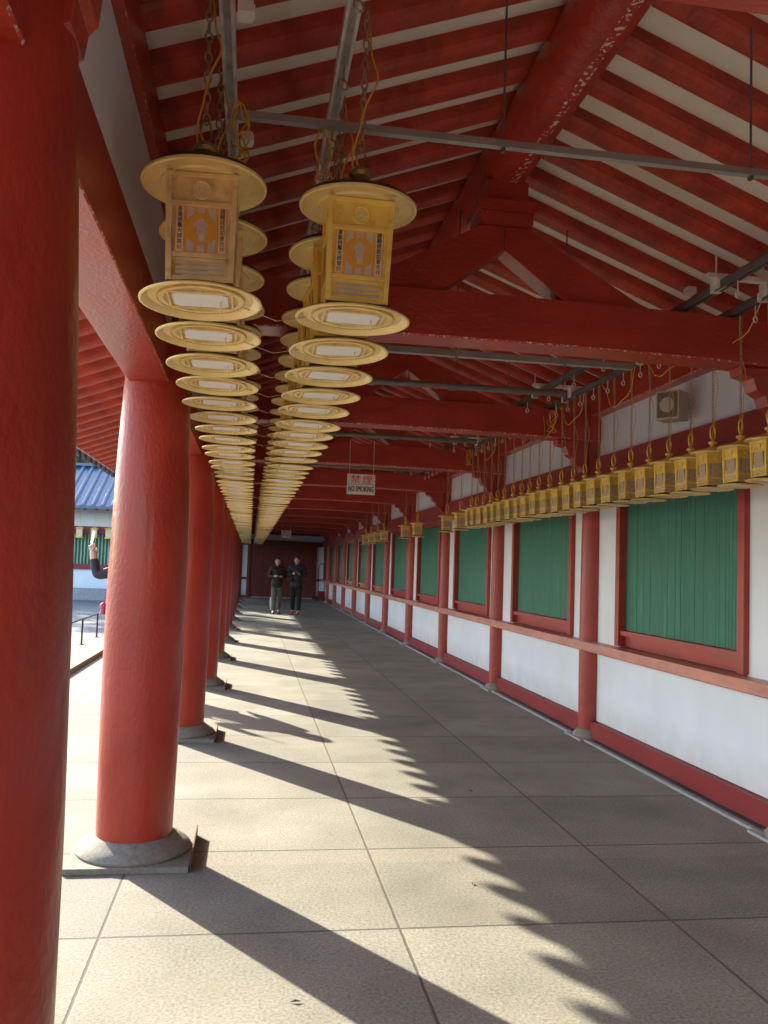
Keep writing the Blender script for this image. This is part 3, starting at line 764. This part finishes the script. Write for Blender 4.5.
# coiled tangles of cable by the second post
for i, (x, y, z) in enumerate(((2.66,7.35,2.98),(2.62,10.2,3.0),(.20,3.05,3.1),(-.10,2.95,3.1))):
    bm = NB(); r = random.Random(i); pts = []
    for s in range(60):
        a = s*.55; pts.append((x+.028*cos(a)+r.uniform(-.008,.008), y+.05*sin(a*.8)+r.uniform(-.01,.01), z - .20*abs(sin(a*.21)) + r.uniform(-.01,.01)))
    tube(bm, pts, .003, 5)
    w = ['by the post beyond the loudspeaker','by the post past the second tie beam','hanging at the orange-gold lantern rail','hanging at the brown-gold lantern rail'][i]
    tag(obj('cable_bundle', bm, M['cord'], None, smooth=True), f'tangled bundle of yellow cable {w}', 'cable', 'yellow cable bundles')
# thin wires tying the two lantern rows together
bm = NB()
for i in range(8):
    y = 2.70 + i*LSP
    pts = [(-.189+.12, y-.02, ZD+.02), (.05, y, ZD-.012), (.286-.14, y+.02, ZD+.015)]
    bmx = NB(); tube(bmx, pts, .0016, 4)
    tag(obj('tie_wire', bmx, M['chain'], None), f'thin wire linking the {ORD[i]} lanterns of the two overhead rows', 'wire', 'wires between the overhead rows')
bm.free()

# ------------------------------------------------------------------ signs
def sign(x, y, z, w, h, label):
    t = empty('no_smoking_sign', (x, y, z), 0, label, 'sign')
    bm = NB(); box(bm, (-w/2,-.006,-h/2), (w/2,.006,h/2)); obj('board', bm, M['signwhite'], t, bevel=.002)
    bm = NB(); T = Matrix.Rotation(pi/2, 4, 'X')
    add_text(bm, '禁', h*.46, Matrix.Translation((-w*.20,-.0075,h*.20)) @ T, 0, 1.15); add_text(bm, '煙', h*.46, Matrix.Translation((w*.22,-.0075,h*.20)) @ T, 0, 1.15)
    obj('red_characters', bm, M['signred'], t)
    bm = NB(); t2 = text_bm('NO SMOKING', 1.0)
    xs = [v.co.x for v in t2.verts]; wd = max(xs)-min(xs); cx = (max(xs)+min(xs))/2; t2.free()
    s = h*.40
    for off in (-.0012, 0, .0012):
        add_text(bm, 'NO SMOKING', 1.0, Matrix.Translation((off,-.0075-off*.2,-h*.24)) @ T @ Matrix.Diagonal((w*.9/wd, s, 1, 1)) @ Matrix.Translation((-cx,0,0)), 0)
    obj('black_lettering', bm, M['ink'], t)
    bm = NB(); box(bm, (-w/2,-.0068,-.004), (w/2,-.0062,.0)); 
    obj('dividing_line', bm, M['ink'], t)
    for sx in (-1,1):
        bm = NB(); tube(bm, [(sx*w*.43,0,h/2-.01),(sx*w*.43,0,h/2+.42)], .003, 5); obj('hanging_wire', bm, M['steel'], t)
sign(1.30, 10.30, 2.505, .345, .25, 'white NO SMOKING board hanging on the nearer tie beam wires, large in view')
sign(1.145, 28.5, 2.50, .33, .24, 'small far white NO SMOKING board hanging before the end door')
# ------------------------------------------------------------------ loudspeaker
t = empty('loudspeaker', (3.02, 5.80, 2.65), radians(-52), 'beige box loudspeaker high on the white wall above the small lanterns', 'loudspeaker')
t.scale = (.88,)*3
bm = NB(); box(bm, (-.10,-.09,0), (.10,.09,.24)); obj('cabinet', bm, M['speaker'], t, bevel=.008)
bm = NB(); box(bm, (-.085,-.097,.015), (.085,-.0915,.225)); obj('front_grille', bm, M['grille'], t, bevel=.003)
bm = NB(); lathe(bm, [(.06,0),(.063,.004),(.05,.006),(0,.003)], 24, M=Matrix.Translation((0,-.0975,.12)) @ Matrix.Rotation(pi/2,4,'X')); obj('cone', bm, M['speaker'], t, smooth=True)
bm = NB(); box(bm, (-.03,.09,.08), (.03,.13,.16)); box(bm, (-.006,.13,.06),(.006,.20,.18)); obj('wall_bracket', bm, M['darkpipe'], t)

# ------------------------------------------------------------------ trolley by end wall
t = empty('upright_trolley', (3.0, 35.6, 0), .2, 'dark red upright trolley with tall curved handle by the end wall', 'trolley')
bm = NB(); box(bm, (-.17,-.14,.06), (.17,.14,.12)); box(bm, (-.13,-.05,.12), (.13,.10,.42)); obj('cart_body', bm, M['base_red'], t, bevel=.02)
bm = NB(); tube(bm, [(-.13,.10,.1),(-.13,.10,1.35),(-.11,.10,1.5),(0,.10,1.58),(.11,.10,1.5),(.13,.10,1.35),(.13,.10,.1)], .017, 8)
tube(bm, [(-.13,.10,.9),(.13,.10,.9)], .012, 6); obj('handle', bm, M['darktrim'], t, smooth=True)
for sx in (-1,1):
    bm = NB(); lathe(bm, [(.03,-.02),(.085,-.02),(.095,0),(.085,.02),(.03,.02)], 20, M=Matrix.Translation((sx*.19,.02,.095)) @ Matrix.Rotation(pi/2,4,'Y')); obj('wheel', bm, M['black'], t, smooth=True)

# ------------------------------------------------------------------ low courtyard railing
t = empty('low_railing', (-3.1, 12.0, -.15), 0, 'low black metal railing in the sunny courtyard beside the kerb', 'railing')
bm = NB(); tube(bm, [(0,0,.30),(0,0,.46),(.02,.05,.48),(.02,9.6,.48),(0,9.7,.30)], .016, 8); obj('top_rail', bm, M['black'], t, smooth=True)
for i in range(7):
    bm = NB(); tube(bm, [(.02,.05+i*1.6,0),(.02,.05+i*1.6,.48)] if i < 7 else [], .018, 8); lathe(bm, [(.045,0),(.045,.012),(.02,.014)], 12, c=(.02,.05+i*1.6,0)); obj('post', bm, M['black'], t, smooth=True)

# ------------------------------------------------------------------ wing building across the courtyard
H = empty('courtyard_hall', (-20, 35, -.15), 0, 'red and white hall with a blue-grey tiled roof across the courtyard', 'hall')
def hobj(name, bm, m, **k):
    o = obj(name, bm, m, None, **k); o.parent = H; o.matrix_parent_inverse = Matrix.Translation((20,-35,.15)); return o
HX0, HX1 = -42, -2.55
bm = NB(); box(bm, (HX0,34.2,-.15), (HX1,40.5,.28)); hobj('stone_podium', bm, M['lip'])
bm = NB(); box(bm, (HX0,35.0,.28), (HX1,35.2,1.02)); hobj('lower_wall', bm, M['white'])
bm = NB(); box(bm, (HX0,34.93,1.02), (HX1,35.15,1.22)); hobj('lower_rail', bm, M['base_red'])
bm = NB(); box(bm, (HX0,35.12,1.22), (HX1,35.3,2.60)); hobj('shutter_backing', bm, M['green'])
bm = NB(); box(bm, (HX0,34.95,2.42), (HX1,35.15,2.72)); hobj('upper_rail', bm, M['base_red'])
bm = NB(); box(bm, (HX0,35.0,2.72), (HX1,35.2,3.6)); hobj('upper_wall', bm, M['white'])
bm = NB(); box(bm, (HX0,35.2,.28), (HX1,40.2,3.4)); hobj('body', bm, M['white'])
bm = NB(); x = HX0
while x < HX1: box(bm, (x,35.04,1.22), (x+.045,35.09,2.42)); x += .13
M['slat'] = mat('pale_green_slats', (.30,.42,.26), .6, var=.25, vscale=3)
tag(hobj('window_slats', bm, M['slat']), kind='stuff')
x = HX1 - 2.05
while x > HX0:
    bm = NB(); lathe(bm, [(.16,.28),(.15,3.4)], 16, c=(x,34.98,0)); hobj('hall_post', bm, M['trim'], smooth=True); x -= 2.99
zh = lambda y: 3.35 + (y-33.5)*.51
bm = NB(); x = HX0; 
while x < HX1:
    tube(bm, [(x,33.62,zh(33.62)-.06),(x,36.2,zh(36.2)-.06)], .07, 8); x += .42
tag(hobj('round_rafters', bm, M['base_red']), kind='stuff')
bm = NB(); prism(bm, [(33.5,zh(33.5)),(37.2,zh(37.2)),(40.9,zh(33.5)),(40.9,zh(33.5)+.1),(37.2,zh(37.2)+.1),(33.5,zh(33.5)+.1)], 'x', HX0-.6, HX1+.1)
x = HX0; n = 8
while x < HX1+.1:
    for (ya_, yb_) in ((33.46,37.2),(40.94,37.2)):
        A = [bm.verts.new((x+.085*cos(pi*i/n), ya_, 3.33+.1+.085*sin(pi*i/n))) for i in range(n+1)]
        B_ = [bm.verts.new((x+.085*cos(pi*i/n), yb_, zh(37.2)+.1+.085*sin(pi*i/n))) for i in range(n+1)]
        for i in range(n): bm.faces.new((A[i],B_[i],B_[i+1],A[i+1]))
        bm.faces.new(A)
    x += .36
bmesh.ops.recalc_face_normals(bm, faces=bm.faces)
hobj('hall_roof', bm, M['tile'])
bm = NB(); box(bm, (HX0-.6,37.02,zh(37.2)+.09), (HX1+.1,37.38,zh(37.2)+.20)); hobj('hall_ridge', bm, M['tile'], bevel=.04)
# lanterns hung under the hall's eave
hl = None
hy = 34.72
i = 0; x = -3.9
bm = NB(); lathe(bm, [(0,0),(.16,.0),(.16,.03),(.11,.05)], 16, mi=1, cap=False); box(bm, (-.11,-.11,.05), (.11,.11,.36), 0); lathe(bm, [(.17,.36),(.16,.39),(.03,.44),(0,.46)], 16, mi=1, cap=False); tube(bm, [(0,0,.45),(0,0,.95)], .01, 5, mi=0)
hl = obj('eave_lantern', bm, [M['paper'], M['gold']], None)
k = 0
while x > -9.6:
    o = hl if k == 0 else hl.copy()
    if k: C.objects.link(o)
    o.location = (x, hy, 2.25)
    tag(o, 'small pale gold lantern hanging before the slatted window of the courtyard hall', 'lantern', 'lanterns under the courtyard hall eave'); x -= .55; k += 1

# ------------------------------------------------------------------ trees beyond the hall
M['bark'] = mat('tree_bark', (.10,.07,.045), .9, var=.3, vscale=12, bump=.6, bscale=30)
def leafmat(name, c): 
    m = mat(name, c, .6, var=.45, vscale=1.2, rvar=0); m.node_tree.nodes['Principled BSDF'].inputs['Subsurface Weight'].default_value = 0
    return m
M['leafY'] = leafmat('yellow_green_leaves', (.36,.34,.03)); M['leafG'] = leafmat('dark_green_leaves', (.05,.10,.03))
def tree(x, y, h, rad, m, label, seed, n=5200):
    r = random.Random(seed)
    t = empty('broadleaf_tree', (x, y, -.15), 0, label, 'tree', 'trees beyond the courtyard hall')
    bm = NB(); tube(bm, [(0,0,0),(.1,.05,h*.25),(.0,.1,h*.5),(.1,0,h*.8)], [.28,.22,.15,.05], 10)
    cl = []
    for i in range(16):
        a = r.uniform(0, 6.28); zz = h*r.uniform(.38,.92); rr = rad*(1-abs(zz/h-.6)*1.3)*r.uniform(.5,1)
        c = Vector((rr*cos(a), rr*sin(a), zz)); cl.append((c, rad*r.uniform(.25,.42)))
        tube(bm, [(0,0,zz*.6), c*.6+Vector((0,0,zz*.32)), c], [.09,.05,.02], 6)
    obj('trunk', bm, M['bark'], t, smooth=True)
    bm = NB()
    for i in range(n):
        c, s = r.choice(cl); d = Vector((r.gauss(0,1), r.gauss(0,1), r.gauss(0,.8))).normalized()*s*r.uniform(.3,1.05)
        p = c + d; q = Vector((r.gauss(0,1), r.gauss(0,1), r.gauss(0,1))).normalized(); u = q.orthogonal().normalized(); v = q.cross(u); L_ = r.uniform(.16,.30)
        bm.faces.new([bm.verts.new(p+a_) for a_ in (u*L_, v*L_*.6, -u*L_, -v*L_*.6)])
    obj('crown', bm, m, t)
tree(-8.6, 43.6, 11, 3.0, M['leafY'], 'yellow-green leafy tree rising just behind the hall roof', 1, 9000)
tree(-13.5, 48, 12, 4.2, M['leafG'], 'dark green tree behind the hall, left of the yellow-green one', 2, 8000)
tree(-3.5, 50, 12, 4.2, M['leafG'], 'dark green tree behind the hall, nearest the walkway end', 3, 8000)
tree(-20, 47, 16, 6.0, M['leafG'], 'tall dark green tree far left behind the hall', 4, 8000)

# ------------------------------------------------------------------ people
def skin(name, chains, mats, parent, level=2, extra=None, matfn=None):
    """chains: list of lists of (x,y,z,r); each chain starts at an existing point if its first point equals one already used"""
    verts = []; radii = []; edges = []; idx = {}
    for ch in chains:
        prev = None
        for p in ch:
            key = (round(p[0],4), round(p[1],4), round(p[2],4))
            if key not in idx: idx[key] = len(verts); verts.append(p[:3]); radii.append(p[3] if len(p) > 3 else .03)
            if prev is not None and prev != idx[key]: edges.append((prev, idx[key]))
            prev = idx[key]
    me = bpy.data.meshes.new('sk'); me.from_pydata(verts, edges, [])
    o = bpy.data.objects.new('sk', me); C.objects.link(o)
    md = o.modifiers.new('s', 'SKIN'); md.use_smooth_shade = True
    for i, r in enumerate(radii):
        sv = me.skin_vertices[0].data[i]; sv.radius = (r, r) if not isinstance(r, tuple) else r; sv.use_root = (i == 0)
    ss = o.modifiers.new('u', 'SUBSURF'); ss.levels = level; ss.render_levels = level
    dg = bpy.context.evaluated_depsgraph_get(); m2 = bpy.data.meshes.new_from_object(o.evaluated_get(dg))
    bpy.data.objects.remove(o); bpy.data.meshes.remove(me)
    bm = NB(); bm.from_mesh(m2); bpy.data.meshes.remove(m2)
    if extra: extra(bm)
    return obj(name, bm, mats, parent, smooth=True)
def ell(bm, c, r, Mx=None, n=20, mi=0, cut=None):
    Mt = Matrix.Translation(c) @ (Mx or Matrix.Identity(4)) @ Matrix.Diagonal((*r, 1))
    res = bmesh.ops.create_uvsphere(bm, u_segments=n, v_segments=n//2+2, radius=1)
    vs = res['verts']
    if cut:
        dele = [v for v in vs if cut(v.co)]; keep = [v for v in vs if v not in set(dele)]
        bmesh.ops.delete(bm, geom=dele, context='VERTS'); vs = keep
    bmesh.ops.transform(bm, matrix=Mt, verts=vs)
    for v in vs:
        for f in v.link_faces: f.material_index = mi
def head_extra(c, s, tilt, yaw=0, hand_chains=None):
    """face with nose, brow, eyes, mouth, ears around head centre c; the face looks towards -y"""
    Mx = Matrix.Rotation(yaw, 4, 'Z') @ Matrix.Rotation(tilt, 4, 'X')
    def f(bm):
        ell(bm, c, (.076*s,.094*s,.115*s), Mx, 24)
        def at(x, y, z): return Vector(c) + Mx @ Vector((x*s, y*s, z*s))
        ell(bm, at(0,-.096,-.012), (.013*s,.018*s,.024*s), Mx, 10)
        ell(bm, at(0,-.05,-.085), (.045*s,.045*s,.035*s), Mx, 14)
        for sx in (-1,1):
            ell(bm, at(sx*.078,.005,-.01), (.012*s,.022*s,.032*s), Mx, 8)
            ell(bm, at(sx*.030,-.086,.012), (.013*s,.008*s,.007*s), Mx, 8, 1)
            ell(bm, at(sx*.030,-.088,.028), (.018*s,.007*s,.004*s), Mx, 8, 1)
        ell(bm, at(0,-.092,-.052), (.022*s,.008*s,.006*s), Mx, 8, 2)
    return f
M['skin'] = mat('warm_skin', (.68,.43,.32), .5, var=.05); M['lip_c'] = mat('lip_colour', (.40,.14,.11), .5); M['hair'] = mat('black_hair', (.012,.010,.010), .45, var=.3, vscale=60)
M['brownjacket'] = mat('dark_brown_jacket_cloth', (.035,.024,.022), .8, var=.3, vscale=8, bump=.5, bscale=14)
M['blackjacket'] = mat('black_padded_jacket_cloth', (.03,.032,.036), .7, var=.35, vscale=8, bump=.6, bscale=12)
M['navy'] = mat('dark_navy_sleeve_cloth', (.035,.03,.045), .75, var=.25, vscale=10, bump=.4, bscale=20)
M['greytrouser'] = mat('grey_green_trouser_cloth', (.13,.15,.12), .8, var=.15, bump=.3, bscale=15)
M['blacktrouser'] = mat('black_trouser_cloth', (.012,.013,.016), .8, var=.2, bump=.3, bscale=15)
M['stripe'] = mat('white_trouser_stripe', (.75,.75,.76), .7)
M['shoegrey'] = mat('pale_grey_shoe', (.13,.13,.16), .6); M['shoered'] = mat('orange_red_shoe', (.85,.16,.08), .5)
M['pink'] = mat('pink_tassel_cloth', (.62,.10,.17), .7); M['silver'] = mat('silver_phone', (.45,.45,.46), .35, metal=.3); M['strap'] = mat('white_strap', (.75,.74,.72), .6)
def fingers(w, d, up, s=1.):
    """five finger chains from wrist w along direction d; palm normal up; curled"""
    d = Vector(d).normalized(); up = Vector(up).normalized(); side = d.cross(up).normalized(); w = Vector(w); ch = []
    palm = w + d*.055*s
    ch.append([(*w,.024*s),(*(w+d*.03*s),(.034*s)),(*palm,.034*s)])
    for i, (L_, o_) in enumerate(((.058,-.030),(.068,-.010),(.063,.010),(.050,.029))):
        b = palm + side*o_*s + d*.02*s
        p1 = b + d*L_*.45*s + up*.006*s; p2 = p1 + (d*.75+up*.65).normalized()*L_*.35*s; p3 = p2 + (d*.3+up*.95).normalized()*L_*.3*s
        ch.append([(*palm,.034*s),(*b,.010*s),(*p1,.009*s),(*p2,.0085*s),(*p3,.007*s)])
    b = w + d*.025*s - side*.028*s; p1 = b - side*.024*s + d*.02*s + up*.01*s; p2 = p1 + d*.025*s + up*.02*s + side*.006*s
    ch.append([(*(w+d*.03*s),.034*s),(*b,.012*s),(*p1,.011*s),(*p2,.009*s)])
    return ch
def person(name, loc, rz, label, H_, jacket, trouser, shoe, hood, step, group, hair_long=False, stripe=False, armR=None, armL=None, tilt=.45, legr=1., jr=1.):
    s = H_/1.72
    t = empty(name, loc, rz, label, 'person', group)
    def V(x, y, z, r): return (x*s, y*s, z*s, r*s)
    hip, chest, neck = V(0,0,.92,.13), V(0,-.005,1.28,.14), V(0,-.01,1.46,.058)
    sh = {-1: V(-.17,0,1.39,.06), 1: V(.17,0,1.39,.06)}
    arms = {}
    default = {sx: (V(sx*.25,-.02,1.14,.045), V(sx*.09,-.26,1.16,.032)) for sx in (-1,1)}
    if armR: default[1] = tuple(V(*a) for a in armR)
    if armL: default[-1] = tuple(V(*a) for a in armL)
    legs = {-1: (V(-.09,0,.88,.088), V(-.10,-.02-step*.5,.49,.062), V(-.10,.03-step,.10,.042)), 1: (V(.09,0,.88,.088), V(.10,-.01+step*.5,.49,.062), V(.10,.04+step,.10,.042))}
    chains = [[hip, V(0,0,1.08,.115), chest, V(0,-.005,1.40,.10), neck, V(0,-.02,1.53,.052)]]
    for sx in (-1,1):
        chains.append([V(0,-.005,1.40,.10), sh[sx], default[sx][0], default[sx][1]])
        w = Vector(default[sx][1][:3]); el = Vector(default[sx][0][:3]); d = (w-el).normalized()
        if name_far: up = Vector((0,0,1)) - d*d.z
        else: up = Vector((0,-1,0))
        for c in fingers(w, d, up, s): chains.append(c)
        chains.append([hip, *legs[sx], V(sx*.10,-.10+(.03-step if sx<0 else .04+step),.045,.036)])
    hc = (0, -.035*s, 1.615*s)
    skin('body', chains, [M['skin'], M['hair'], M['lip_c']], t, 2, head_extra(hc, s, tilt))
    # hair
    bm = NB(); Mx = Matrix.Rotation(tilt, 4, 'X')
    ell(bm, Vector(hc)+Vector((0,.012*s,.018*s)), (.084*s,.102*s,.114*s), Mx, 24, 0, cut=lambda c: (c.y < -.30 and c.z < .22) or c.z < -.40)
    if hair_long: ell(bm, Vector(hc)+Vector((0,.05*s,-.07*s)), (.078*s,.05*s,.14*s), None, 16)
    obj('hair', bm, M['hair'], t, smooth=True)
    # jacket
    j = [[V(0,0,.77,.178*jr), V(0,0,.93,.176*jr), V(0,0,1.12,.150*jr), V(0,-.005,1.28,.160*jr), V(0,0,1.41,.115*jr), V(0,0,1.485,.075)]]
    for sx in (-1,1):
        e, w = default[sx]
        wl = tuple(e[i] + (w[i]-e[i])*.92 for i in range(3))
        j.append([V(0,0,1.41,.115*jr), V(sx*.175,0,1.395,.078*jr), (e[0],e[1],e[2],.068*s*jr), (*wl,.046*s)])
    jk = skin('jacket', j, [jacket], t, 2)
    if hood:
        bm = NB(); lathe(bm, [(.085*s,1.42*s),(.105*s,1.44*s),(.105*s,1.475*s),(.085*s,1.49*s)], 20, cap=False); obj('collar', bm, jacket, jk, smooth=True)
    tr = []
    for sx in (-1,1):
        l = legs[sx]; tr.append([V(0,0,.90,.125), (l[0][0],l[0][1],l[0][2]-.04*s,.098*s*legr), (l[1][0],l[1][1],l[1][2],.082*s*legr), (l[2][0],l[2][1],l[2][2]+.0*s,.066*s*legr)])
    tt = skin('trousers', tr, [trouser], t, 2)
    if stripe:
        bm = NB(); l = legs[-1]; tube(bm, [(l[1][0]-.092*s,l[1][1]-.01,l[1][2]+.02*s),(l[1][0]-.090*s,(l[1][1]+l[2][1])/2-.01,(l[1][2]+l[2][2])/2),(l[2][0]-.072*s,l[2][1]-.01,l[2][2]+.03*s)], [.012,.018,.012], 6); obj('side_stripe', bm, M['stripe'], tt, smooth=True)
    for sx in (-1,1):
        l = legs[sx]; bm = NB(); ax, ay = l[2][0], l[2][1]
        ell(bm, (ax, ay-.07*s, .046*s), (.050*s,.140*s,.046*s), None, 16, cut=None)
        for v in bm.verts: v.co.z = max(v.co.z, .004)
        ell(bm, (ax, ay+.0*s, .075*s), (.048*s,.06*s,.055*s), None, 12)
        obj('shoe', bm, shoe, t, smooth=True)
    return t, s
name_far = True
tw, s1 = person('person', (.82, 25.75, 0), .08, 'person in dark brown jacket and grey-green trousers looking at a phone, left of the pair', 1.67, M['brownjacket'], M['greytrouser'], M['shoegrey'], True, .14, 'pair walking down the walkway', hair_long=True, stripe=True, jr=1.15, legr=.98)
tm, s2 = person('person', (1.40, 25.8, 0), -.15, 'person in black padded jacket, black trousers and orange-red shoes, right of the pair', 1.73, M['blackjacket'], M['blacktrouser'], M['shoered'], True, -.16, 'pair walking down the walkway', jr=1.18, armR=((.29,-.03,1.16,.045),(.09,-.28,1.22,.032)), armL=((-.27,-.03,1.16,.045),(-.05,-.28,1.22,.032)))
def local(t, p):
    a = t.rotation_euler.z; return (t.location.x + p[0]*cos(a) - p[1]*sin(a), t.location.y + p[0]*sin(a) + p[1]*cos(a), t.location.z + p[2])
def phone(t, p, rx, rz, label, rot=None):
    bm = NB(); box(bm, (-.037,-.004,-.075), (.037,.004,.075)); o = obj('smartphone', bm, [M['silver'] if 'silver' in label else M['black']], None, bevel=.003)
    o.location = local(t, p); o.rotation_euler = rot or (rx, 0, rz); tag(o, label, 'phone')
phone(tw, (0,-.345,1.20), radians(-40), .12, 'black phone in the hands of the person in grey-green trousers')
phone(tm, (.02,-.38,1.27), radians(-40), -.15, 'black phone in the hands of the person with orange-red shoes')
bm = NB(); box(bm, (-.07,-.04,0), (.07,.04,.10)); lathe(bm, [(.035,0),(.035,.03),(.028,.035),(0,.035)], 16, M=Matrix.Translation((0,-.04,.05)) @ Matrix.Rotation(pi/2,4,'X'))
o = obj('camera', bm, M['black'], None, bevel=.008); o.location = local(tm, (-.17,-.235,.98)); tag(o, 'small black camera hanging at the waist of the person with orange-red shoes', 'camera')
bm = NB(); tube(bm, [(-.06,0,.09),(-.03,-.02,.3),(.08,.02,.50),(.16,.12,.56)], .006, 6); obj('strap', bm, M['black'], o, smooth=True)
# person outside with raised arm; most of the body is behind the second pillar
name_far = False
ps = 1.70/1.72
pa, s3 = person('person', (-1.33, 10.3, 0), radians(172), 'person in dark navy jacket beyond the second pillar, arm raised to take a photograph', 1.68, M['navy'], M['blacktrouser'], M['shoegrey'], True, .02, None, hair_long=True, jr=1.0, tilt=.0,
    armR=((.46,-.03,1.32,.062),(.525,-.05,1.575,.044)), armL=((-.25,-.02,1.14,.045),(-.12,-.24,1.10,.032)))
phone(pa, (.535,-.085,1.735), 0, 0, 'silver phone held up in the raised hand', rot=(radians(4), radians(-16), radians(172-50)))
b = empty('handbag', local(pa, (.26,.02,.82)), .2, 'black handbag with pink tassel hanging at the hip of the photographing person', 'handbag')
bm = NB(); prism(bm, [(-.12,0),(.12,0),(.135,.06),(.11,.20),(-.11,.20),(-.135,.06)], 'x', -.05, .05); obj('bag_body', bm, M['black'], b, bevel=.015)
bm = NB(); tube(bm, [(-.0,-.09,.19),(.02,-.05,.40),(.06,.0,.60)], .012, 8); tube(bm, [(0,.09,.19),(.02,.05,.40),(.06,.0,.60)], .012, 8); obj('strap', bm, M['strap'], b, smooth=True)
bm = NB(); ell(bm, (-.075,-.05,.12), (.04,.04,.045)); tube(bm, [(-.075,-.05,.15),(-.05,-.04,.22)], .008, 6); tube(bm, [(-.075,-.05,.09),(-.08,-.05,.03)], [.03,.036], 10); obj('tassel', bm, M['pink'], b, smooth=True)

# a few fallen leaves on the slabs
M['leafbrown'] = mat('dry_brown_leaf', (.10,.05,.025), .8)
for i, (x, y, lab) in enumerate(((.22,3.02,'dry brown leaf scrap on the sunlit slabs near the front'),(1.12,4.05,'tiny dry leaf near the saw-tooth shadow edge'),(1.55,5.72,'small dry leaf on the shaded slabs'))):
    bm = NB(); a = i*1.3; L_ = .018; 
    pts = [(L_,0,.004),(0,.006,.007),(-L_,0,.003),(0,-.006,.008)]
    vs = [bm.verts.new((x+p[0]*cos(a)-p[1]*sin(a), y+p[0]*sin(a)+p[1]*cos(a), p[2])) for p in pts]
    ext = bmesh.ops.extrude_face_region(bm, geom=[bm.faces.new(vs)]); bmesh.ops.translate(bm, verts=[v for v in ext['geom'] if isinstance(v, bmesh.types.BMVert)], vec=(0,0,.0015))
    tag(obj('dry_leaf', bm, M['leafbrown'], None), lab, 'leaf')

# ------------------------------------------------------------------ camera
f, yaw, pitch, roll, h = 849.44, .15377, .06506, .03456, 1.5
F = Vector((sin(yaw)*cos(pitch), cos(yaw)*cos(pitch), sin(pitch))); r_ = Vector((cos(yaw), -sin(yaw), 0)); u_ = r_.cross(F)
r2 = cos(roll)*r_ + sin(roll)*u_; u2 = -sin(roll)*r_ + cos(roll)*u_
cam = bpy.data.cameras.new('camera'); co = bpy.data.objects.new('camera', cam); C.objects.link(co)
co.matrix_world = Matrix(((r2.x,u2.x,-F.x,0),(r2.y,u2.y,-F.y,0),(r2.z,u2.z,-F.z,h),(0,0,0,1)))
cam.sensor_fit = 'VERTICAL'; cam.sensor_height = 24; cam.lens = 24*f/1024; cam.clip_start = .05; cam.clip_end = 600
bpy.context.scene.camera = co

# ------------------------------------------------------------------ light
EL = radians(25.0); az = Vector((.566,-.824))
sun = bpy.data.lights.new('sun', 'SUN'); so = bpy.data.objects.new('sun', sun); C.objects.link(so)
d = Vector((az.x*cos(EL), az.y*cos(EL), -sin(EL)))
so.rotation_euler = d.to_track_quat('-Z', 'Y').to_euler(); so.location = (-20, 30, 25)
sun.energy = 3.3; sun.angle = radians(.53); sun.color = (1, .94, .76)
w = bpy.data.worlds.new('World'); bpy.context.scene.world = w; w.use_nodes = True
N = w.node_tree.nodes; sk = N.new('ShaderNodeTexSky'); sk.sky_type = 'NISHITA'; sk.sun_disc = False
sk.sun_elevation = EL; sk.sun_rotation = math.atan2(-az.x, -az.y)   # 0 = +Y, clockwise
w.node_tree.links.new(sk.outputs['Color'], N['Background'].inputs['Color']); N['Background'].inputs['Strength'].default_value = .148
sc = bpy.context.scene
sc.view_settings.view_transform = 'Standard'; sc.view_settings.look = 'None'; sc.view_settings.gamma = 1; sc.view_settings.exposure = 2.25
sc.render.engine = 'CYCLES'
sc.cycles.max_bounces = 7; sc.cycles.diffuse_bounces = 6; sc.cycles.glossy_bounces = 3; sc.cycles.transmission_bounces = 1
sc.cycles.caustics_reflective = False; sc.cycles.caustics_refractive = False
sc.cycles.use_denoising = True
